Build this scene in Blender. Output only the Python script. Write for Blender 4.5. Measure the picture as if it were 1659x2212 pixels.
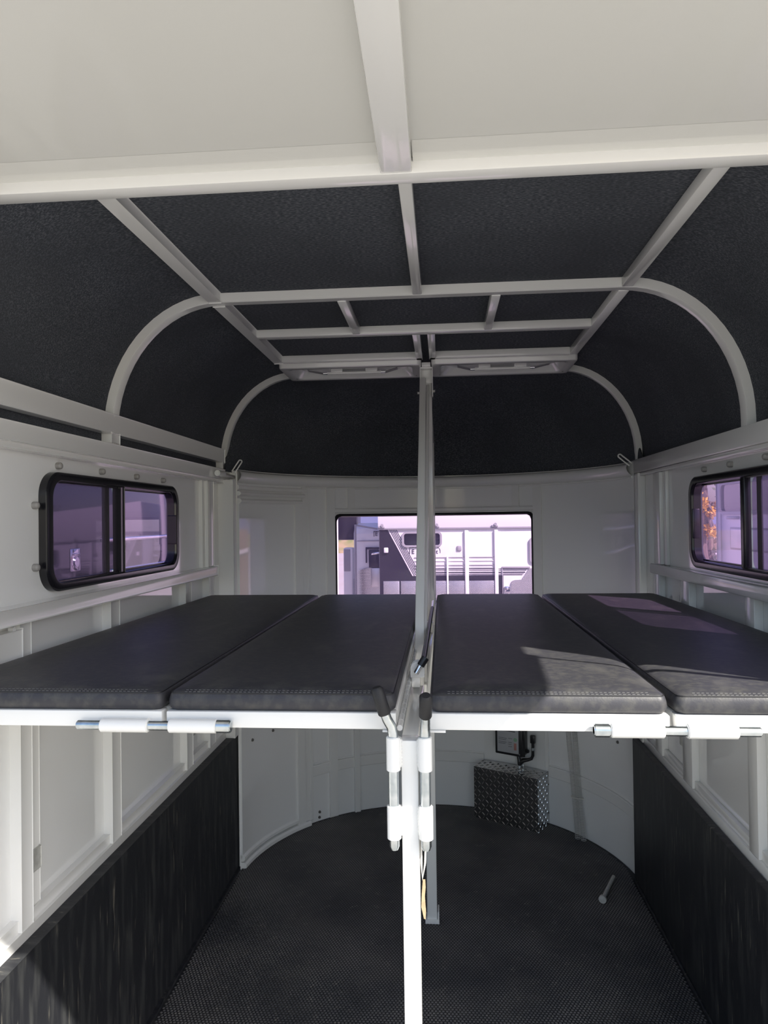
import bpy, bmesh, math, random
import numpy as np
from mathutils import Matrix, Vector

random.seed(7)
S = bpy.context.scene
COL = S.collection
for _o in list(bpy.data.objects):
    bpy.data.objects.remove(_o)
R = math.radians

# ------------------------------------------------------------------ camera
cam_d = bpy.data.cameras.new('camera')
cam_d.sensor_fit = 'VERTICAL'
cam_d.sensor_height = 24.0
cam_d.sensor_width = 18.0
cam_d.lens = 24.0 * 1540.0 / 2212.0
cam_d.clip_start = 0.02
cam_d.clip_end = 500
cam = bpy.data.objects.new('camera', cam_d)
COL.objects.link(cam)
_r = Vector((0.99661, 0.08122, -0.01307))
_u = Vector((0.01395, -0.01035, 0.99985))
_b = Vector((0.08107, -0.99664, -0.01145))
cam.matrix_world = Matrix(((_r.x, _u.x, _b.x, 0.065), (_r.y, _u.y, _b.y, 0.0), (_r.z, _u.z, _b.z, 1.56), (0, 0, 0, 1)))
S.camera = cam

# ------------------------------------------------------------------ world, sun, exposure
SUN_TRAVEL = Vector((-0.85, 0.70, -1.0)).normalized()
world = bpy.data.worlds.new('world')
S.world = world
world.use_nodes = True
wn = world.node_tree.nodes
wl = world.node_tree.links
wn.clear()
w_out = wn.new('ShaderNodeOutputWorld')
w_bg = wn.new('ShaderNodeBackground')
w_sky = wn.new('ShaderNodeTexSky')
w_sky.sky_type = 'NISHITA'
w_sky.sun_disc = False
w_sky.sun_elevation = R(42)
w_sky.sun_rotation = R(130)
w_sky.air_density = 1.0
w_sky.dust_density = 1.6
w_bg.inputs['Strength'].default_value = 0.19
wl.new(w_sky.outputs['Color'], w_bg.inputs['Color'])
wl.new(w_bg.outputs['Background'], w_out.inputs['Surface'])

sun_d = bpy.data.lights.new('sun', 'SUN')
sun_d.energy = 8.4
sun_d.angle = R(0.53)
sun_d.color = (1.0, 0.95, 0.86)
sun = bpy.data.objects.new('sun', sun_d)
sun.rotation_euler = SUN_TRAVEL.to_track_quat('-Z', 'Y').to_euler()
sun.location = (6, -5, 9)
COL.objects.link(sun)

S.view_settings.view_transform = 'Standard'
S.view_settings.look = 'None'
S.view_settings.exposure = 0.42
S.view_settings.gamma = 1.0
S.view_settings.use_curve_mapping = False
S.cycles.max_bounces = 12
S.cycles.diffuse_bounces = 7
S.cycles.glossy_bounces = 5
S.cycles.transparent_max_bounces = 16
S.cycles.use_denoising = True


# ------------------------------------------------------------------ materials
def mat(name, col=(0.8, 0.8, 0.8), rough=0.5, metal=0.0, spec=0.5, bump=None, noise=None, coat=0.0):
    """noise=(scale, col2, lo, hi, stretch)  bump=(scale, strength, dist, stretch)"""
    m = bpy.data.materials.new(name)
    m.use_nodes = True
    nt = m.node_tree
    b = nt.nodes['Principled BSDF']
    b.inputs['Base Color'].default_value = (*col, 1)
    b.inputs['Roughness'].default_value = rough
    b.inputs['Metallic'].default_value = metal
    b.inputs['Specular IOR Level'].default_value = spec
    b.inputs['Coat Weight'].default_value = coat
    b.inputs['Coat Roughness'].default_value = 0.04

    def tex(scale, stretch, detail=4.0):
        tc = nt.nodes.new('ShaderNodeTexCoord')
        mp = nt.nodes.new('ShaderNodeMapping')
        mp.inputs['Scale'].default_value = stretch or (1, 1, 1)
        nz = nt.nodes.new('ShaderNodeTexNoise')
        nz.inputs['Scale'].default_value = scale
        nz.inputs['Detail'].default_value = detail
        nt.links.new(tc.outputs['Object'], mp.inputs['Vector'])
        nt.links.new(mp.outputs['Vector'], nz.inputs['Vector'])
        return nz
    if noise:
        layers = noise if isinstance(noise, list) else [noise]
        prev = None
        for (sc, c2, lo, hi, st) in layers:
            nz = tex(sc, st)
            rp = nt.nodes.new('ShaderNodeMapRange')
            rp.inputs['From Min'].default_value = lo
            rp.inputs['From Max'].default_value = hi
            nt.links.new(nz.outputs['Fac'], rp.inputs['Value'])
            mx = nt.nodes.new('ShaderNodeMix')
            mx.data_type = 'RGBA'
            mx.inputs['A'].default_value = (*col, 1)
            mx.inputs['B'].default_value = (*c2, 1)
            if prev:
                nt.links.new(prev, mx.inputs['A'])
            nt.links.new(rp.outputs['Result'], mx.inputs['Factor'])
            prev = mx.outputs['Result']
        nt.links.new(prev, b.inputs['Base Color'])
    if bump:
        sc, stg, dist, st = bump
        nz = tex(sc, st)
        bp = nt.nodes.new('ShaderNodeBump')
        bp.inputs['Strength'].default_value = stg
        bp.inputs['Distance'].default_value = dist
        nt.links.new(nz.outputs['Fac'], bp.inputs['Height'])
        nt.links.new(bp.outputs['Normal'], b.inputs['Normal'])
    return m


def glass(name, tint, rough=0.0, veil=0.0, veil_col=(0.5, 0.4, 0.7)):
    """thin tinted pane: clear transmission, mirror reflection rising at grazing angles, haze painted in as a diffuse film"""
    m = bpy.data.materials.new(name)
    m.use_nodes = True
    nt = m.node_tree
    nt.nodes.clear()
    out = nt.nodes.new('ShaderNodeOutputMaterial')
    body = nt.nodes.new('ShaderNodeBsdfTransparent')
    body.inputs['Color'].default_value = (*tint, 1)
    last = body.outputs['BSDF']
    if veil:  # veiling haze over the view, painted as a diffuse and translucent colour
        tl = nt.nodes.new('ShaderNodeBsdfTranslucent')
        tl.inputs['Color'].default_value = (*veil_col, 1)
        df = nt.nodes.new('ShaderNodeBsdfDiffuse')
        df.inputs['Color'].default_value = (*veil_col, 1)
        m0 = nt.nodes.new('ShaderNodeMixShader')
        m0.inputs['Fac'].default_value = 0.5
        nt.links.new(tl.outputs['BSDF'], m0.inputs[1])
        nt.links.new(df.outputs['BSDF'], m0.inputs[2])
        m1 = nt.nodes.new('ShaderNodeMixShader')
        m1.inputs['Fac'].default_value = veil
        nt.links.new(last, m1.inputs[1])
        nt.links.new(m0.outputs['Shader'], m1.inputs[2])
        last = m1.outputs['Shader']
    gl = nt.nodes.new('ShaderNodeBsdfGlossy')
    gl.inputs['Roughness'].default_value = rough
    lw = nt.nodes.new('ShaderNodeLayerWeight')
    lw.inputs['Blend'].default_value = 0.5
    pw = nt.nodes.new('ShaderNodeMath')
    pw.operation = 'POWER'
    pw.inputs[1].default_value = 4.5
    nt.links.new(lw.outputs['Facing'], pw.inputs[0])
    ma = nt.nodes.new('ShaderNodeMath')
    ma.operation = 'MULTIPLY_ADD'
    ma.inputs[1].default_value = 0.85
    ma.inputs[2].default_value = 0.05
    nt.links.new(pw.outputs[0], ma.inputs[0])
    mx = nt.nodes.new('ShaderNodeMixShader')
    nt.links.new(ma.outputs[0], mx.inputs['Fac'])
    nt.links.new(last, mx.inputs[1])
    nt.links.new(gl.outputs['BSDF'], mx.inputs[2])
    nt.links.new(mx.outputs['Shader'], out.inputs['Surface'])
    return m


M = {}
M['white'] = mat('white_gelcoat', (0.83, 0.835, 0.83), 0.05, spec=0.5, bump=(60, 0.015, 0.002, None), coat=0.6)
M['white_tube'] = mat('white_powder_coat', (0.80, 0.80, 0.785), 0.14, bump=(160, 0.04, 0.001, None), coat=0.3)
M['hatch'] = mat('hatch_gelcoat', (0.66, 0.66, 0.63), 0.07, bump=(12, 0.02, 0.003, None))
M['carpet'] = mat('headliner_carpet', (0.052, 0.058, 0.070), 0.95, spec=0.15,
                  noise=[(110, (0.15, 0.16, 0.18), 0.44, 0.68, (1, 3, 3)), (3.0, (0.055, 0.06, 0.07), 0.4, 0.8, None)],
                  bump=(420, 0.6, 0.002, (1, 1, 2.5)))
M['rubber'] = mat('wall_rubber', (0.016, 0.017, 0.021), 0.5, spec=0.35,
                  noise=[(7, (0.05, 0.052, 0.053), 0.48, 0.76, (1, 5, 0.7)), (26, (0.22, 0.205, 0.17), 0.63, 0.86, (1, 3, 0.35))],
                  bump=(120, 0.15, 0.002, None))
M['floor_rubber'] = mat('floor_rubber', (0.018, 0.019, 0.022), 0.55, spec=0.35,
                        noise=[(5, (0.045, 0.042, 0.037), 0.48, 0.75, None), (40, (0.075, 0.068, 0.055), 0.66, 0.86, None)])
M['dimple'] = mat('floor_dimple_rubber', (0.062, 0.063, 0.068), 0.40, spec=0.45,
                  noise=[(3, (0.20, 0.19, 0.178), 0.36, 0.82, None), (30, (0.24, 0.225, 0.20), 0.60, 0.85, None)])
M['vinyl'] = mat('black_vinyl', (0.039, 0.039, 0.046), 0.46, spec=0.32,
                 noise=[(9, (0.095, 0.093, 0.088), 0.56, 0.85, (2, 1, 1)), (70, (0.070, 0.069, 0.066), 0.45, 0.8, None)], bump=(330, 0.25, 0.001, None))
M['thread'] = mat('grey_thread', (0.16, 0.16, 0.16), 0.8)
M['piping'] = mat('seam_piping', (0.012, 0.012, 0.014), 0.5)
M['zinc'] = mat('zinc_plate', (0.62, 0.66, 0.68), 0.26, 1.0, bump=(60, 0.15, 0.001, (1, 1, 0.3)), noise=(50, (0.42, 0.47, 0.50), 0.4, 0.7, None))
M['steel'] = mat('dull_steel', (0.60, 0.60, 0.57), 0.45, 0.3, noise=(60, (0.48, 0.48, 0.45), 0.4, 0.7, None))
M['chrome'] = mat('chrome', (0.8, 0.8, 0.82), 0.08, 1.0)
M['grip'] = mat('black_grip', (0.012, 0.012, 0.014), 0.6, bump=(300, 0.3, 0.001, None))
M['blackplastic'] = mat('black_plastic', (0.014, 0.014, 0.016), 0.35)
M['frame'] = mat('black_window_frame', (0.010, 0.010, 0.013), 0.22, spec=0.5, bump=(140, 0.08, 0.001, None))
M['alu'] = mat('tread_plate', (0.50, 0.51, 0.52), 0.24, 1.0, noise=(30, (0.40, 0.41, 0.42), 0.4, 0.7, None))
M['alu_bar'] = mat('tread_bar', (0.86, 0.85, 0.82), 0.22, 1.0)
M['cap'] = mat('grey_cap', (0.30, 0.29, 0.28), 0.5)
M['screwm'] = mat('screw_head', (0.20, 0.19, 0.18), 0.45, 0.6)
M['label'] = mat('label_film', (0.42, 0.43, 0.45), 0.4)
M['ink'] = mat('label_ink', (0.10, 0.10, 0.11), 0.5)
M['green'] = mat('green_button', (0.25, 0.42, 0.28), 0.4)
M['red'] = mat('red_button', (0.42, 0.20, 0.17), 0.4)
M['tan'] = mat('tan_card', (0.40, 0.30, 0.18), 0.7, noise=(60, (0.3, 0.22, 0.13), 0.4, 0.7, None))
M['cord'] = mat('white_cord', (0.75, 0.72, 0.66), 0.7)
M['tie'] = mat('nylon_tie', (0.75, 0.74, 0.68), 0.4)
M['purple'] = glass('purple_tinted_glass', (0.62, 0.42, 0.74), veil=0.14, veil_col=(0.46, 0.34, 0.72))
M['purple_front'] = glass('front_tinted_glass', (0.84, 0.66, 0.90), veil=0.17, veil_col=(0.42, 0.27, 0.72))
M['dark_glass'] = mat('dark_glass', (0.010, 0.010, 0.014), 0.03, spec=0.6)
M['grey_glass'] = mat('grey_glass', (0.16, 0.15, 0.17), 0.05, spec=0.6)
M['clear'] = glass('clear_vinyl', (0.94, 0.94, 0.93), rough=0.1)
M['wire'] = mat('hose_wire', (0.75, 0.75, 0.73), 0.35, 0.2)
M['screen'] = glass('insect_screen', (0.50, 0.50, 0.54), rough=0.6)
M['ground'] = mat('pale_gravel', (0.40, 0.39, 0.372), 0.9, noise=(0.8, (0.36, 0.33, 0.29), 0.4, 0.7, None), bump=(40, 0.4, 0.02, None))
M['ext_white'] = mat('trailer_white', (0.78, 0.78, 0.77), 0.25)
M['ext_black'] = mat('trailer_black', (0.016, 0.015, 0.020), 0.22)
M['ext_dark'] = mat('dark_paint', (0.020, 0.020, 0.024), 0.05, spec=0.6, coat=0.6)
M['ext_alu'] = mat('outer_tread_plate', (0.60, 0.60, 0.60), 0.35, 0.9)
M['ext_grey'] = mat('grey_trim', (0.30, 0.30, 0.31), 0.4)
M['leaf'] = mat('green_leaves', (0.045, 0.085, 0.025), 0.6, noise=(2.5, (0.10, 0.12, 0.03), 0.4, 0.65, None))
M['leaf_yellow'] = mat('yellow_leaves', (0.60, 0.34, 0.03), 0.6)
M['bark'] = mat('bark', (0.10, 0.075, 0.055), 0.9, noise=(12, (0.2, 0.15, 0.11), 0.4, 0.7, (3, 3, 0.5)))
M['hill'] = mat('haze_blue_hill', (0.10, 0.13, 0.22), 1.0, noise=(0.08, (0.16, 0.17, 0.22), 0.4, 0.7, None))  # blue in the base colour stands in for distance haze
M['scrub'] = mat('dry_scrub', (0.30, 0.24, 0.13), 0.9, noise=(1.2, (0.16, 0.19, 0.06), 0.4, 0.6, None))
M['wood'] = mat('weathered_wood', (0.34, 0.25, 0.18), 0.8, noise=(6, (0.22, 0.16, 0.12), 0.4, 0.7, (6, 6, 0.4)))
M['headlamp'] = mat('lamp_lens', (0.7, 0.7, 0.7), 0.1)


# ------------------------------------------------------------------ mesh helpers
def wloc(o):
    v = Vector((0, 0, 0))
    while o is not None:
        v += Vector(o.location)
        o = o.parent
    return v


def props(o, label=None, cat=None, group=None, kind=None):
    for k, v in (('label', label), ('category', cat), ('group', group), ('kind', kind)):
        if v:
            o[k] = v
    return o


def empty(name, loc, label=None, cat=None, group=None, kind=None):
    o = bpy.data.objects.new(name, None)
    o.empty_display_size = 0.05
    COL.objects.link(o)
    o.location = loc
    return props(o, label, cat, group, kind)


class MB:
    def __init__(self):
        self.b = bmesh.new()

    def merge(self, t):
        me = bpy.data.meshes.new('t')
        t.to_mesh(me)
        t.free()
        self.b.from_mesh(me)
        bpy.data.meshes.remove(me)
        return self

    def box(self, x0, x1, y0, y1, z0, z1, bev=0.0015, mtx=None):
        t = bmesh.new()
        bmesh.ops.create_cube(t, size=1)
        for v in t.verts:
            v.co = Vector((x0 + (v.co.x + .5) * (x1 - x0), y0 + (v.co.y + .5) * (y1 - y0), z0 + (v.co.z + .5) * (z1 - z0)))
        if bev:
            bev = min(bev, 0.45 * min(abs(x1 - x0), abs(y1 - y0), abs(z1 - z0)))
            bmesh.ops.bevel(t, geom=list(t.edges), offset=bev, segments=2, affect='EDGES', profile=0.5)
        if mtx is not None:
            t.transform(mtx)
        return self.merge(t)

    def bar(self, p, q, w, h, bev=0.0015, up=(0, 0, 1), ext=0.0):
        """rectangular tube from p to q, w sideways, h along up"""
        p, q = Vector(p), Vector(q)
        d = (q - p)
        L = d.length
        d.normalize()
        upv = Vector(up)
        sx = d.cross(upv).normalized()
        uz = sx.cross(d).normalized()
        m = Matrix((sx, d, uz)).transposed().to_4x4()
        m.translation = p
        return self.box(-w / 2, w / 2, -ext, L + ext, -h / 2, h / 2, bev, m)

    def cyl(self, p, q, r, r2=None, seg=20, bev=0.0, cap=True):
        p, q = Vector(p), Vector(q)
        d = q - p
        t = bmesh.new()
        bmesh.ops.create_cone(t, cap_ends=cap, segments=seg, radius1=r, radius2=r if r2 is None else r2, depth=d.length)
        if bev:
            ed = [e for e in t.edges if abs(e.verts[0].co.z - e.verts[1].co.z) < 1e-7]
            bmesh.ops.bevel(t, geom=ed, offset=bev, segments=2, affect='EDGES')
        m = d.to_track_quat('Z', 'Y').to_matrix().to_4x4()
        m.translation = (p + q) / 2
        t.transform(m)
        return self.merge(t)

    def ball(self, c, r, sx=1, sy=1, sz=1, seg=12, ring=8):
        t = bmesh.new()
        bmesh.ops.create_uvsphere(t, u_segments=seg, v_segments=ring, radius=r)
        t.transform(Matrix.Translation(c) @ Matrix.Diagonal((sx, sy, sz, 1)))
        return self.merge(t)

    def tube(self, pts, r, seg=12, closed=False, cap=True):
        pts = [Vector(p) for p in pts]
        n = len(pts)
        rings = []
        prev = None
        for i, p in enumerate(pts):
            if closed:
                d = (pts[(i + 1) % n] - pts[i - 1]).normalized()
            else:
                d = (pts[min(i + 1, n - 1)] - pts[max(i - 1, 0)]).normalized()
            if prev is None:
                a = Vector((0, 0, 1)) if abs(d.z) < 0.9 else Vector((1, 0, 0))
                nx = d.cross(a).normalized()
            else:
                nx = (prev - d * prev.dot(d)).normalized()
            prev = nx
            ny = d.cross(nx)
            rr = r[i] if isinstance(r, (list, tuple)) else r
            rings.append([self.b.verts.new(p + nx * rr * math.cos(2 * math.pi * k / seg) + ny * rr * math.sin(2 * math.pi * k / seg)) for k in range(seg)])
        for i in range(n if closed else n - 1):
            a, c = rings[i], rings[(i + 1) % n]
            for k in range(seg):
                self.b.faces.new((a[k], a[(k + 1) % seg], c[(k + 1) % seg], c[k]))
        if cap and not closed:
            self.b.faces.new(rings[0][::-1])
            self.b.faces.new(rings[-1])
        return self

    def prism(self, poly, d0, d1, axis='Y', bev=0.0):
        """2D polygon extruded along an axis.  axis X: (y,z)  Y: (x,z)  Z: (x,y)"""
        t = bmesh.new()

        def P(a, c, d):
            return {'X': (d, a, c), 'Y': (a, d, c), 'Z': (a, c, d)}[axis]
        v0 = [t.verts.new(P(a, c, d0)) for a, c in poly]
        v1 = [t.verts.new(P(a, c, d1)) for a, c in poly]
        n = len(poly)
        t.faces.new(v0)
        t.faces.new(v1[::-1])
        for i in range(n):
            t.faces.new((v0[i], v1[i], v1[(i + 1) % n], v0[(i + 1) % n]))
        bmesh.ops.recalc_face_normals(t, faces=t.faces)
        if bev:
            bmesh.ops.bevel(t, geom=list(t.edges), offset=bev, segments=2, affect='EDGES')
        return self.merge(t)

    def quads(self, grid, closed=False):
        """grid: list of rows of points"""
        V = [[self.b.verts.new(p) for p in row] for row in grid]
        for i in range(len(V) - 1):
            n = len(V[i])
            for k in range(n if closed else n - 1):
                self.b.faces.new((V[i][k], V[i][(k + 1) % n], V[i + 1][(k + 1) % n], V[i + 1][k]))
        return V

    def build(self, name, material, parent=None, smooth=None, recalc=True, kind=None):
        if recalc:
            bmesh.ops.recalc_face_normals(self.b, faces=self.b.faces)
        me = bpy.data.meshes.new(name)
        self.b.to_mesh(me)
        self.b.free()
        if parent is not None:
            me.transform(Matrix.Translation(-wloc(parent)))
        me.materials.append(M[material])
        ang = 40 if smooth is None else smooth
        if ang:
            me.shade_smooth()
            me.set_sharp_from_angle(angle=R(ang))
        o = bpy.data.objects.new(name, me)
        COL.objects.link(o)
        if parent is not None:
            o.parent = parent
        if kind:
            o['kind'] = kind
        return o


def dup(root, loc):
    c = root.copy()
    COL.objects.link(c)
    c.location = loc
    for ch in list(root.children):
        d = ch.copy()
        COL.objects.link(d)
        d.parent = c
        for g in list(ch.children):
            e = g.copy()
            COL.objects.link(e)
            e.parent = d
    return c


def rrect(a0, a1, c0, c1, r, seg=8, dens=0.0):
    """rounded rectangle loop (counter-clockwise) in 2D, optional extra points along the sides"""
    pts = []
    cs = [(a1 - r, c0 + r, -90), (a1 - r, c1 - r, 0), (a0 + r, c1 - r, 90), (a0 + r, c0 + r, 180)]
    for (ca, cc, s) in cs:
        for k in range(seg + 1):
            t = R(s + 90 * k / seg)
            pts.append((ca + r * math.cos(t), cc + r * math.sin(t)))
    if dens:
        out = []
        n = len(pts)
        for i in range(n):
            p, q = pts[i], pts[(i + 1) % n]
            L = math.hypot(q[0] - p[0], q[1] - p[1])
            m = max(1, int(L / dens))
            for k in range(m):
                out.append((p[0] + (q[0] - p[0]) * k / m, p[1] + (q[1] - p[1]) * k / m))
        pts = out
    return pts


def to_rect(pts, a0, a1, c0, c1):
    """project loop points outward onto a rectangle, from the loop's centre, keeping sides aligned"""
    A0, A1 = min(p[0] for p in pts), max(p[0] for p in pts)
    C0, C1 = min(p[1] for p in pts), max(p[1] for p in pts)
    ca, cc = (A0 + A1) / 2, (C0 + C1) / 2
    ha, hc = (A1 - A0) / 2, (C1 - C0) / 2
    out = []
    for a, c in pts:
        u, v = (a - ca) / ha, (c - cc) / hc
        m = max(abs(u), abs(v))
        u, v = u / m, v / m
        out.append((a0 + (u + 1) / 2 * (a1 - a0), c0 + (v + 1) / 2 * (c1 - c0)))
    # snap corners
    for (qa, qc) in ((a0, c0), (a0, c1), (a1, c0), (a1, c1)):
        i = min(range(len(out)), key=lambda k: (out[k][0] - qa) ** 2 + (out[k][1] - qc) ** 2)
        out[i] = (qa, qc)
    return out


# ================================================================== trailer shell
WX = 0.90      # inner face of rails and stiles
SK = 0.925     # inner skin
OX = 0.937     # outer skin
Y_REAR, Y_NOSE = 1.12, 3.19
NCX, NCY, NR = 0.015, 3.05, 0.885
SPRING, ZTOP = 1.83, 2.235


def cylpt(phi, z, r=NR):
    return Vector((NCX + r * math.sin(R(phi)), NCY + r * math.cos(R(phi)), z))


# ---- floor
floor = empty('floor', (0, 2.4, -0.02), kind='structure')
fl = MB()
outline = [(-OX, Y_REAR)] + [(OX, Y_REAR)] + [(NCX + 0.93 * math.sin(R(a)), NCY + 0.93 * math.cos(R(a))) for a in range(84, -85, -6)]
fl.prism(outline, -0.08, -0.006, 'Z').build('deck', 'ext_grey', floor, 30)

mat_root = empty('floor_mat', (0, 2.4, -0.006), 'black dimpled rubber mat covering the whole trailer floor', 'mat')
o2 = [(-0.868, Y_REAR + 0.02), (0.872, Y_REAR + 0.02)] + [(NCX + 0.882 * math.sin(R(a)), NCY + 0.882 * math.cos(R(a))) for a in range(80, -81, -4)]
MB().prism(o2, -0.006, 0.0, 'Z').build('rubber_sheet', 'floor_rubber', mat_root, 30)
# dimples: tens of thousands of small raised hexagons, one piece
pitch = 0.0118
ys = np.arange(2.05, 3.92, pitch * 0.866)
cs = []
for j, y in enumerate(ys):
    xs = np.arange(-0.855 + (j % 2) * pitch / 2, 0.86, pitch)
    ok = (np.hypot(xs - NCX, max(0, y - NCY)) < 0.868)
    cs.append(np.stack([xs[ok], np.full(ok.sum(), y)], 1))
cs = np.concatenate(cs)
ang = np.arange(6) * math.pi / 3
base = np.stack([np.cos(ang) * 0.0048, np.sin(ang) * 0.0048, np.zeros(6)], 1)
top = np.stack([np.cos(ang) * 0.0030, np.sin(ang) * 0.0030, np.full(6, 0.0016)], 1)
tmpl = np.concatenate([base, top])
V = (np.concatenate([cs, np.zeros((len(cs), 1))], 1)[:, None, :] + tmpl[None]).reshape(-1, 3)
V -= np.array([0, 2.4, -0.006])
ftm = [[k, (k + 1) % 6, 6 + (k + 1) % 6, 6 + k] for k in range(6)]
F4 = (np.arange(len(cs))[:, None, None] * 12 + np.array(ftm)[None]).reshape(-1, 4)
F6 = (np.arange(len(cs))[:, None] * 12 + np.arange(6, 12)[None])
me = bpy.data.meshes.new('dimples')
me.vertices.add(len(V))
me.vertices.foreach_set('co', V.astype(np.float32).ravel())
lv = np.concatenate([F4.ravel(), F6.ravel()]).astype(np.int32)
me.loops.add(len(lv))
me.loops.foreach_set('vertex_index', lv)
st = np.concatenate([np.arange(len(F4)) * 4, len(F4) * 4 + np.arange(len(F6)) * 6]).astype(np.int32)
me.polygons.add(len(st))
me.polygons.foreach_set('loop_start', st)
me.update(calc_edges=True)
me.materials.append(M['dimple'])
dm = bpy.data.objects.new('dimples', me)
dm.parent = mat_root
dm['kind'] = 'stuff'
COL.objects.link(dm)


# ---- side walls with window openings
WIN = {-1: dict(y0=1.68, y1=2.565, z0=1.390, z1=1.693, mull=(2.085, 2.113)),
       1: dict(y0=1.645, y1=2.51, z0=1.388, z1=1.691, mull=(2.066, 2.094))}
STILES_LOW = {-1: [(1.556, 1.602), (2.005, 2.062), (2.61, 2.675), (2.875, 2.95)],
              1: [(1.50, 1.56), (2.0, 2.06), (2.51, 2.604), (2.845, 2.93)]}
STILES_UP = {-1: [(2.875, 2.95)], 1: [(2.82, 2.905)]}
walls = {}
for s, side in ((-1, 'left'), (1, 'right')):
    w = empty('wall_' + side, (s * OX, 2.15, 0), kind='structure')
    walls[s] = w
    W = WIN[s]
    loop = rrect(W['y0'] + 0.006, W['y1'] - 0.006, W['z0'] + 0.006, W['z1'] - 0.006, 0.055, 8, 0.1)
    rect = to_rect(loop, Y_REAR, 3.24, 0.0, 1.80)
    b = MB()
    b.quads([[(s * SK, a, c) for a, c in loop], [(s * SK, a, c) for a, c in rect]], True)
    b.quads([[(s * OX, a, c) for a, c in loop], [(s * OX, a, c) for a, c in rect]], True)
    b.quads([[(s * SK, a, c) for a, c in loop], [(s * OX, a, c) for a, c in loop]], True)
    b.quads([[(s * SK, a, c) for a, c in rect], [(s * OX, a, c) for a, c in rect]], True)
    b.build('wall_skin', 'white', w, 20)
    # rails
    MB().box(s * WX, s * SK, Y_REAR, 3.2, 0.56, 0.632, 0.002).build('lower_rail', 'white_tube', w)
    MB().box(s * (WX + 0.008), s * SK, Y_REAR, 3.2, 0.632, 0.660, 0.002).build('lower_rail_step', 'white_tube', w)
    MB().box(s * 0.885, s * SK, Y_REAR, 2.95 if s < 0 else 2.915, 1.337, 1.375, 0.005).build('belt_rail', 'white_tube', w)
    MB().box(s * 0.893, s * SK, Y_REAR, 3.205, 1.748, 1.794 if s < 0 else 1.806, 0.003).build('header_rail', 'white_tube', w)
    MB().box(s * 0.902, s * SK, Y_REAR, 3.2, 1.733, 1.748, 0.004).build('header_lip', 'white_tube', w)
    for (a, c) in STILES_LOW[s]:
        MB().box(s * WX, s * SK, a, c, 0.633, 1.336, 0.002).build('stile', 'white_tube', w)
    for (a, c) in STILES_UP[s]:
        MB().box(s * WX, s * SK, a, c, 1.376, 1.732, 0.002).build('stile', 'white_tube', w)
        MB().box(s * (WX + .012), s * SK, a - 0.035, a, 1.375, 1.748, 0.002).build('stile_flange', 'white_tube', w)
    # corner stile closing the wall against the nose
    xi = 0.860 if s < 0 else 0.893
    MB().box(s * xi, s * SK, 3.095, 3.155, 0.607, 1.747, 0.002).build('corner_stile', 'white_tube', w)
    MB().box(s * xi, s * SK, 3.166, 3.20, -0.006, 1.792, 0.002).build('corner_stile', 'white_tube', w)
    # rear jamb
    MB().box(s * 0.905, s * 0.968, Y_REAR - 0.03, Y_REAR + 0.03, -0.05, 2.1, 0.004).build('rear_jamb', 'white_tube', w)
    # bolt caps around the window
    cp = {-1: [(1.765, 1.711), (2.0, 1.712), (2.235, 1.711), (2.455, 1.711), (1.657, 1.607), (1.657, 1.456)],
          1: [(2.40, 1.712), (2.19, 1.712), (1.955, 1.714), (1.71, 1.714)]}[s]
    for (y, z) in cp:
        p = Vector((s * SK, y, z))
        MB().cyl(p, p - Vector((s * 0.010, 0, 0)), 0.0088, 0.0088, 14).ball(p - Vector((s * 0.010, 0, 0)), 0.0088, 0.7, 1, 1).build('bolt_cap', 'cap', w)

wl_ = walls[-1]
# extra slat on the left, bunk hanger plate, strike plates
MB().box(-0.905, -0.928, Y_REAR, 3.13, 1.826, 1.886, 0.003).build('upper_slat', 'white_tube', wl_)
for (a, c) in ((2.03, 2.085), (3.10, 3.15)):
    MB().box(-0.905, -0.935, a, c, 1.80, 1.83, 0.002).build('slat_block', 'white_tube', wl_)
hp = MB().box(-0.896, -SK, 1.42, 1.560, 1.203, 1.322, 0.003)
hp.cyl((-0.898, 1.535, 1.325), (-0.91, 1.535, 1.325), 0.006, seg=12)
hp.build('hanger_plate', 'white_tube', wl_)
MB().box(-0.910, -SK, 1.603, 1.648, 0.661, 1.169, 0.002).build('hanger_plate', 'white_tube', wl_)
MB().box(-0.905, -0.911, 1.606, 1.645, 0.742, 0.792, 0.002).build('strike_plate', 'steel', wl_)
MB().box(-0.902, -0.918, 2.68, 2.715, 0.742, 0.80, 0.004).build('strike_plate', 'steel', wl_)
MB().box(0.902, 0.918, 2.61, 2.645, 0.742, 0.80, 0.004).build('strike_plate', 'steel', walls[1])

# ---- rubber kick mats on both walls
for s, side in ((-1, 'left'), (1, 'right')):
    r_ = empty('wall_mat', (s * 0.885, 2.1, 0.0), 'black scuffed rubber kick mat on the lower %s wall' % side, 'mat', 'rubber kick mats')
    MB().box(s * 0.870, s * 0.898, Y_REAR + 0.01, 3.165, 0.0, 0.606, 0.004).build('rubber_panel', 'rubber', r_)
    e_ = MB().box(s * 0.862, s * 0.872, Y_REAR + 0.01, 3.15, 0.0, 0.012, 0.004)
    e_.build('edge_strip', 'rubber', r_)


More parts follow.
